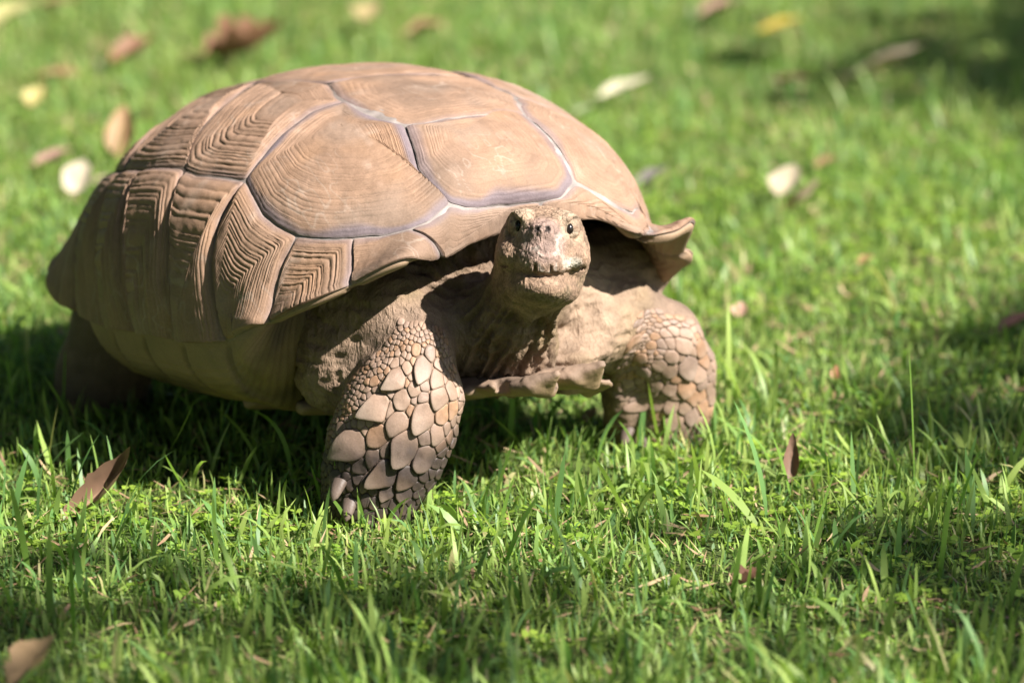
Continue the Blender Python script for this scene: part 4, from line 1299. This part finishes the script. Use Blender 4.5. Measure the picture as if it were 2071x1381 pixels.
# ------------------------------------------------------------------ fallen leaves, each a thing
def fallen_leaf(px, py, length, width, yaw, tiltx, colr, label, curl=.5, lobes=0, z=.018, roll=0.0, seed=0, cat='leaf', name='fallen_leaf'):
    rg = np.random.default_rng(1000 + seed)
    nu, nv = 22, 9
    u = np.linspace(0, 1, nu)
    prof = np.sin(np.pi * u ** .85) ** .8
    if lobes:
        prof = prof * (.72 + .28 * np.abs(np.sin(u * np.pi * lobes))) 
    prof = prof * (1 + .035 * rg.normal(0, 1, nu) + .07 * np.sin(u * 9 + seed)) + .012
    w = width * .5 * prof
    vv = np.linspace(-1, 1, nv)
    X = np.repeat(((u - .5) * length)[:, None], nv, 1)
    Y = w[:, None] * vv[None]
    Zz = curl * (Y ** 2) / (width * .5) + curl * .35 * length * ((u - .5) ** 2)[:, None] * 4 * .35
    Q = np.stack([X, Y, Zz], -1)
    Zz = Zz + .07 * width * fbm(Q, 3.2 / width, seed, 2) + .004 * width * np.cos(u * 40)[:, None] * np.abs(vv)[None]
    Q[..., 2] = Zz
    cr, sr = math.cos(roll), math.sin(roll)
    Q = np.stack([Q[..., 0], Q[..., 1] * cr - Q[..., 2] * sr, Q[..., 1] * sr + Q[..., 2] * cr], -1)
    cr, sr = math.cos(tiltx), math.sin(tiltx)
    Q = np.stack([Q[..., 0] * cr - Q[..., 2] * sr, Q[..., 1], Q[..., 0] * sr + Q[..., 2] * cr], -1)
    Q[..., 2] -= Q[..., 2].min()
    Q = Q.reshape(-1, 3)
    i = (np.arange(nu - 1)[:, None] * nv + np.arange(nv - 1)[None]).ravel()
    F = np.stack([i, i + nv, i + nv + 1, i + 1], 1)
    thick = .0006
    V2 = np.concatenate([Q, Q - [0, 0, thick]])
    F2 = np.concatenate([F[:, ::-1], F + len(Q)])
    rib = np.repeat((np.abs(vv) < .05)[None], nu, 0).ravel()
    colr = np.asarray(colr) * .66 + .12 * np.mean(colr)
    c = np.asarray(colr) * (1 + .25 * fbm(Q, 2.4 / width, seed + 7, 3))[:, None]
    c = c * np.where(rib, 1.25, 1.0)[:, None]
    o = mesh_obj(name, V2, F2, M_DRY, None, np.concatenate([c, c * .9]))
    st = [np.array([-.5 * length * (1 + .28 * k / 4), 0, (.05 * k * k / 16) * length]) for k in range(5)]
    sv, sf = [], []
    r_ = max(.0009, width * .018)
    for k, p in enumerate(st):
        q = np.array([p[0] * math.cos(tiltx) - p[2] * math.sin(tiltx), 0, p[0] * math.sin(tiltx) + p[2] * math.cos(tiltx)])
        q[2] += abs(.5 * length * math.sin(tiltx)) + .002
        for j in range(5):
            a = 2 * math.pi * j / 5
            sv.append(q + r_ * np.array([0, math.cos(a), math.sin(a)]))
    for k in range(4):
        for j in range(5):
            sf.append((k * 5 + j, k * 5 + (j + 1) % 5, (k + 1) * 5 + (j + 1) % 5, (k + 1) * 5 + j))
    mesh_obj('stalk', sv, sf, M_DRY, o, np.broadcast_to(np.asarray(colr) * .8, (len(sv), 3)))
    g = on_ground(px, py, z + Q[:, 2].mean())
    o.location = (g[0], g[1], z)
    o.rotation_euler = (0, 0, yaw)
    tag(o, label, cat, 'fallen leaves on the lawn')
    return o
BR, TAN, CREAM, YEL, PINK = (.30, .135, .06), (.46, .27, .12), (.66, .52, .34), (.62, .50, .16), (.46, .26, .19)
LEAVES = [
    (500, 78, .135, .10, .2, .35, BR, 'large crumpled red-brown leaf on the grass behind the top of the shell', 1.1, 4),
    (272, 98, .085, .05, .7, .4, BR, 'curled brown leaf between the big crumpled leaf and a flat tan leaf', .9, 0),
    (115, 150, .085, .045, -.2, .1, TAN, 'flat tan leaf lying beside a small pale yellow leaf', .4, 0),
    (76, 192, .045, .036, 1.1, .6, YEL, 'small pale yellow leaf standing next to the flat tan leaf', .5, 0),
    (22, 30, .095, .075, .4, .5, (.66, .60, .22), 'broad pale yellow leaf farthest back beyond the shell\'s tail end', .4, 0),
    (120, 3, .08, .04, 0, .2, TAN, 'brown leaf at the far back near the broad pale yellow leaf', .5, 0),
    (248, 262, .075, .04, 1.4, 1.0, TAN, 'tan-brown leaf standing on edge behind the shell\'s tail end', .7, 0),
    (110, 316, .06, .035, .5, .3, PINK, 'pinkish brown leaf just behind the bright cream leaf', .6, 0),
    (160, 355, .050, .044, 1.2, .9, (.72, .60, .44), 'bright cream leaf standing upright behind the tortoise\'s tail end', .4, 0),
    (205, 362, .026, .02, .2, .4, CREAM, 'tiny pale leaf right beside the bright cream leaf', .4, 0),
    (862, 54, .075, .045, .1, .3, TAN, 'tan leaf lying far behind the highest part of the shell', .6, 0),
    (748, 22, .07, .05, 1.3, .3, (.40, .30, .12), 'dull olive-tan leaf far back above the shell\'s peak', .6, 0),
    (1265, 175, .085, .042, .45, .3, (.72, .64, .44), 'long pale cream leaf on sunlit grass behind the neck end of the shell', .5, 0),
    (1182, 220, .03, .026, .2, .4, (.52, .60, .30), 'small pale greenish leaf touching the shell\'s shoulder outline', .3, 0),
    (1462, 12, .08, .05, .2, .3, PINK, 'pinkish leaf farthest back, beyond the bright yellow leaf', .6, 0),
    (1582, 48, .075, .045, .1, .3, (.72, .50, .03), 'bright yellow leaf on the far grass', .3, 0),
    (1800, 120, .120, .055, -.2, .45, (.86, .66, .46), 'long cream and brown leaf at the edge of the far dark shade', .5, 0),
    (1604, 160, .075, .038, -.3, .15, TAN, 'flat dull tan leaf in front of the bright yellow leaf', .4, 0),
    (1593, 362, .052, .044, 1.0, .7, (.66, .54, .36), 'pale cream leaf touching a rosy cream leaf on the open lawn', .4, 0),
    (1628, 394, .060, .042, -.7, .8, (.74, .54, .38), 'rosy cream leaf touching the pale cream leaf on the open lawn', .4, 0),
    (1672, 326, .034, .028, .3, .4, TAN, 'small tan leaf behind the pair of cream leaves', .4, 0),
    (1315, 358, .060, .030, .35, .5, (.26, .23, .21), 'grey-brown dead leaf just behind the flared shell edge by the neck', .6, 0),
    (1752, 524, .022, .018, .3, .4, (.62, .34, .14), 'tiny orange leaf scrap alone on the open lawn', .4, 0),
    (1497, 624, .020, .019, 1.2, .8, (.66, .38, .27), 'tiny salmon-pink leaf scrap behind the tortoise\'s far foreleg', .3, 0),
    (1690, 752, .016, .010, 1.3, 1.0, (.50, .22, .10), 'tiny rust-red scrap between the far foreleg and the shaded lawn', .4, 0),
    (2056, 648, .045, .025, .4, .4, (.36, .17, .12), 'reddish brown leaf at the edge of the shaded lawn patch', .6, 0),
    (1194, 838, .020, .016, .9, .7, (.62, .42, .30), 'pale pink scrap in the grass under the belly plate', .4, 0),
    (72, 1335, .056, .046, .5, .75, (.66, .41, .20), 'broad tan leaf in the shaded grass nearest the viewer\'s side', .6, 0),
    (1512, 1165, .032, .022, .2, .5, (.24, .105, .06), 'small crumpled brown leaf in short grass ahead of the far foreleg', 1.2, 3),
    (1602, 925, .050, .014, 1.4, 1.25, (.24, .13, .08), 'narrow brown leaf standing upright among tall blades in shade', .9, 0),
]
for i, L_ in enumerate(LEAVES):
    px, py, ln, wd_, yw, tl, cl, lab, cu, lo = L_
    fallen_leaf(px, py, ln, wd_, yw, tl, cl, lab, cu, lo, .028 if py < 800 or py > 1300 else .014, 0, i)
# the long curled leaf leaning in the grass by the near side of the shell
g0 = on_ground(140, 1040, .004)
o_, d_ = ray_world(284, 890)
g1 = o_ + d_ * ((g0[1] + .012) - o_[1]) / d_[1]
ax_ = g1 - g0
lf = fallen_leaf(208, 985, np.linalg.norm(ax_), .022, math.atan2(ax_[1], ax_[0]), math.atan2(ax_[2], math.hypot(ax_[0], ax_[1])), (.34, .19, .11),
                 'long curled brown leaf leaning in the grass beside the near foreleg', 2.2, 0, .004, .9, 77)
lf.location = ((g0 + g1) / 2)[0], ((g0 + g1) / 2)[1], .004

# ------------------------------------------------------------------ trees round the lawn: two shade it, the others are added unseen to block sky light
def limb(a, b, r0, r1, bend_=.1, n=7):
    a, b = np.asarray(a, float), np.asarray(b, float)
    t = np.linspace(0, 1, n)[:, None]
    m = (a + b) / 2 + np.array([0, 0, bend_ * np.linalg.norm(b - a)])
    p = a * (1 - t) ** 2 + 2 * t * (1 - t) * m + b * t * t
    vv, ff = [], []
    for i in range(n):
        T = p[min(i + 1, n - 1)] - p[max(i - 1, 0)]
        T /= np.linalg.norm(T)
        u = np.cross(T, [.3, .9, .2])
        u /= np.linalg.norm(u)
        w = np.cross(T, u)
        r = r0 + (r1 - r0) * i / (n - 1)
        for j in range(8):
            q = 2 * math.pi * j / 8
            vv.append(p[i] + r * (math.cos(q) * u + math.sin(q) * w))
    for i in range(n - 1):
        for j in range(8):
            ff.append((i * 8 + j, i * 8 + (j + 1) % 8, (i + 1) * 8 + (j + 1) % 8, (i + 1) * 8 + j))
    return vv, ff
def bark_material():
    n = N('bark')
    tc = n.add('TexCoord')
    a = n.add('TexNoise', {'Vector': tc.outputs['Object'], 'Scale': 14.0, 'Detail': 6.0})
    r = n.add('ValToRGB', {0: a.outputs['Fac']})
    r.color_ramp.elements[0].color = (.045, .032, .022, 1)
    r.color_ramp.elements[1].color = (.16, .12, .09, 1)
    b = n.add('Bump', {'Height': a.outputs['Fac'], 'Strength': .8, 'Distance': .03})
    return n.out(n.add('BsdfPrincipled', {'Base Color': r.outputs[0], 'Roughness': .9, 'Normal': b.outputs[0]}).outputs[0])
M_BARK = bark_material()
def leaf_cloud(Pc, size, rg):
    n = len(Pc)
    a = rg.normal(0, 1, (n, 3))
    a /= np.linalg.norm(a, axis=1, keepdims=True)
    b = np.cross(a, rg.normal(0, 1, (n, 3)))
    b /= np.linalg.norm(b, axis=1, keepdims=True)
    s_ = (size * rg.uniform(.7, 1.3, n))[:, None]
    V_ = np.stack([Pc - a * s_, Pc - b * s_ * .5, Pc + a * s_, Pc + b * s_ * .5], 1)
    V_[:, 1] += np.cross(a, b) * s_ * .12
    V_[:, 3] += np.cross(a, b) * s_ * .12
    return V_.reshape(-1, 3), np.arange(n * 4).reshape(-1, 4)
def tree(base, ends, leaves, size, label, seed, r0=.16):
    rg = np.random.default_rng(seed)
    root = bpy.data.objects.new('tree', None)
    COL.objects.link(root)
    tag(root, label, 'tree', 'trees round the lawn')
    base = np.asarray(base, float)
    root.location = base
    ends = [np.asarray(e, float) - base for e in ends]
    fork = np.mean(ends, 0) * [.25, .25, .5]
    vv, ff = limb((0, 0, -.05), fork, r0, r0 * .62, .02)
    tr = mesh_obj('trunk', vv, ff, M_BARK, root)
    for e in ends:
        vv, ff = limb(fork, e, r0 * .45, .012, .12)
        mesh_obj('limb', vv, ff, M_BARK, tr)
    lp = np.asarray(leaves) - base
    v, f = leaf_cloud(lp, size, rg)
    c = np.repeat(mix(np.broadcast_to(np.array([.05, .095, .022]), (len(lp), 3)), np.array([.10, .15, .03]), rg.random(len(lp))), 4, 0)
    mesh_obj('crown', v, f, M_LEAFY, root, c, shade=False)
    return root
def shade_over(poly_px, n, hmin, hmax, rg, clump=40, spread=.10):
    """leaf places up along the sun's direction from a patch of lawn"""
    q = np.array([on_ground(*p)[:2] for p in poly_px])
    k = max(1, n // clump)
    lo, hi = q.min(0), q.max(0)
    cs = []
    while len(cs) < k:
        p = rg.uniform(lo, hi)
        ins = False
        for i in range(len(q)):
            a, b = q[i], q[i - 1]
            if (a[1] > p[1]) != (b[1] > p[1]) and p[0] < (b[0] - a[0]) * (p[1] - a[1]) / (b[1] - a[1]) + a[0]:
                ins = not ins
        if ins:
            cs.append(p)
    out = []
    for p in cs:
        h = rg.uniform(hmin, hmax)
        m = clump
        g = rg.normal(0, spread, (m, 3))
        out.append(np.array([p[0], p[1], 0]) + SUN * (h / SUN[2]) + g)
    return np.concatenate(out), [np.array([p[0], p[1], 0]) + SUN * ((hmin + hmax) / 2 / SUN[2]) for p in cs[:9]]
rg = np.random.default_rng(12)
l1, e1 = shade_over([(-300, 1150), (500, 1200), (1000, 1190), (1400, 1150), (2071, 1060), (2700, 1020), (3000, 2600), (-900, 2600)], 950, 2.7, 3.9, rg, 16, .07)
l2, e2 = shade_over([(1480, 800), (1760, 720), (2071, 660), (2500, 600), (2700, 980), (2071, 960), (1700, 930)], 420, 2.6, 3.4, rg, 20, .06)
tree((3.3, -3.2, 0), e1 + e2[:4], np.concatenate([l1, l2]), .045, 'leafy tree beside the lawn whose crown shades the near grass', 1)
l3, e3 = shade_over([(1960, 225), (1985, 60), (2120, -60), (2700, -160), (2700, 330), (2120, 215)], 1300, 2.8, 4.0, rg, 30, .16)
tree((4.6, 1.3, 0), e3, l3, .06, 'leafy tree whose crown shades the far corner of the lawn', 2)
def sky_block_tree(x, y, h, rad, seed, label):  # coarse unseen tree, added only to cut the sky light
    rg = np.random.default_rng(seed)
    n = 2600
    d = rg.normal(0, 1, (n, 3))
    d /= np.linalg.norm(d, axis=1, keepdims=True)
    lump = 1 + .28 * fbm(d, 2.2, seed, 2)
    rr = rg.random(n) ** .33 * lump
    Pc = np.array([x, y, h * .54]) + d * rr[:, None] * [rad, rad, h * .46]
    Pc = Pc[Pc[:, 2] > .25]
    ends = [np.array([x, y, h * .6]) + rg.normal(0, .5, 3) * [rad, rad, h * .2] for _ in range(6)]
    tree((x, y, 0), ends, Pc, .20, label, seed, .14)
def overhead_sky_block():  # unseen crown added overhead to darken the sky fill on the flank
    rg = np.random.default_rng(90)
    n = 5200
    d = rg.normal(0, 1, (n, 3))
    d /= np.linalg.norm(d, axis=1, keepdims=True)
    rr = rg.random(n) ** .4 * (1 + .2 * fbm(d, 2.2, 91, 2))
    Pc = np.array([-1.5, .2, 3.7]) + d * rr[:, None] * [2.0, 3.0, .75]
    ends = [np.array([-1.5, .2, 3.6]) + rg.normal(0, .5, 3) * [1.6, 2.2, .3] for _ in range(9)]
    tree((-3.3, .9, 0), ends, Pc, .13, 'wide unseen tree added to block the sky light above the tortoise', 90, .2)
overhead_sky_block()
for i, (x, y, h, rad) in enumerate(((-3.6, -2.6, 5.6, 1.7), (-3.4, .6, 5.2, 1.6), (-3.9, 3.6, 5.6, 1.8), (-1.6, -7.2, 5.6, 2.0), (1.6, -7.6, 5.2, 1.9), (-.6, 9.5, 5.5, 2.2), (3.8, 10.0, 5.5, 2.2))):
    sky_block_tree(x, y, h, rad, 30 + i, ['unseen tree added left of the lawn to block sky light', 'unseen tree added left of the lawn to block sky light', 'unseen tree added left of the lawn to block sky light', 'unseen tree added behind the viewer to block sky light', 'unseen tree added behind the viewer to block sky light', 'unseen tree added beyond the lawn to block sky light', 'unseen tree added beyond the lawn to block sky light'][i])
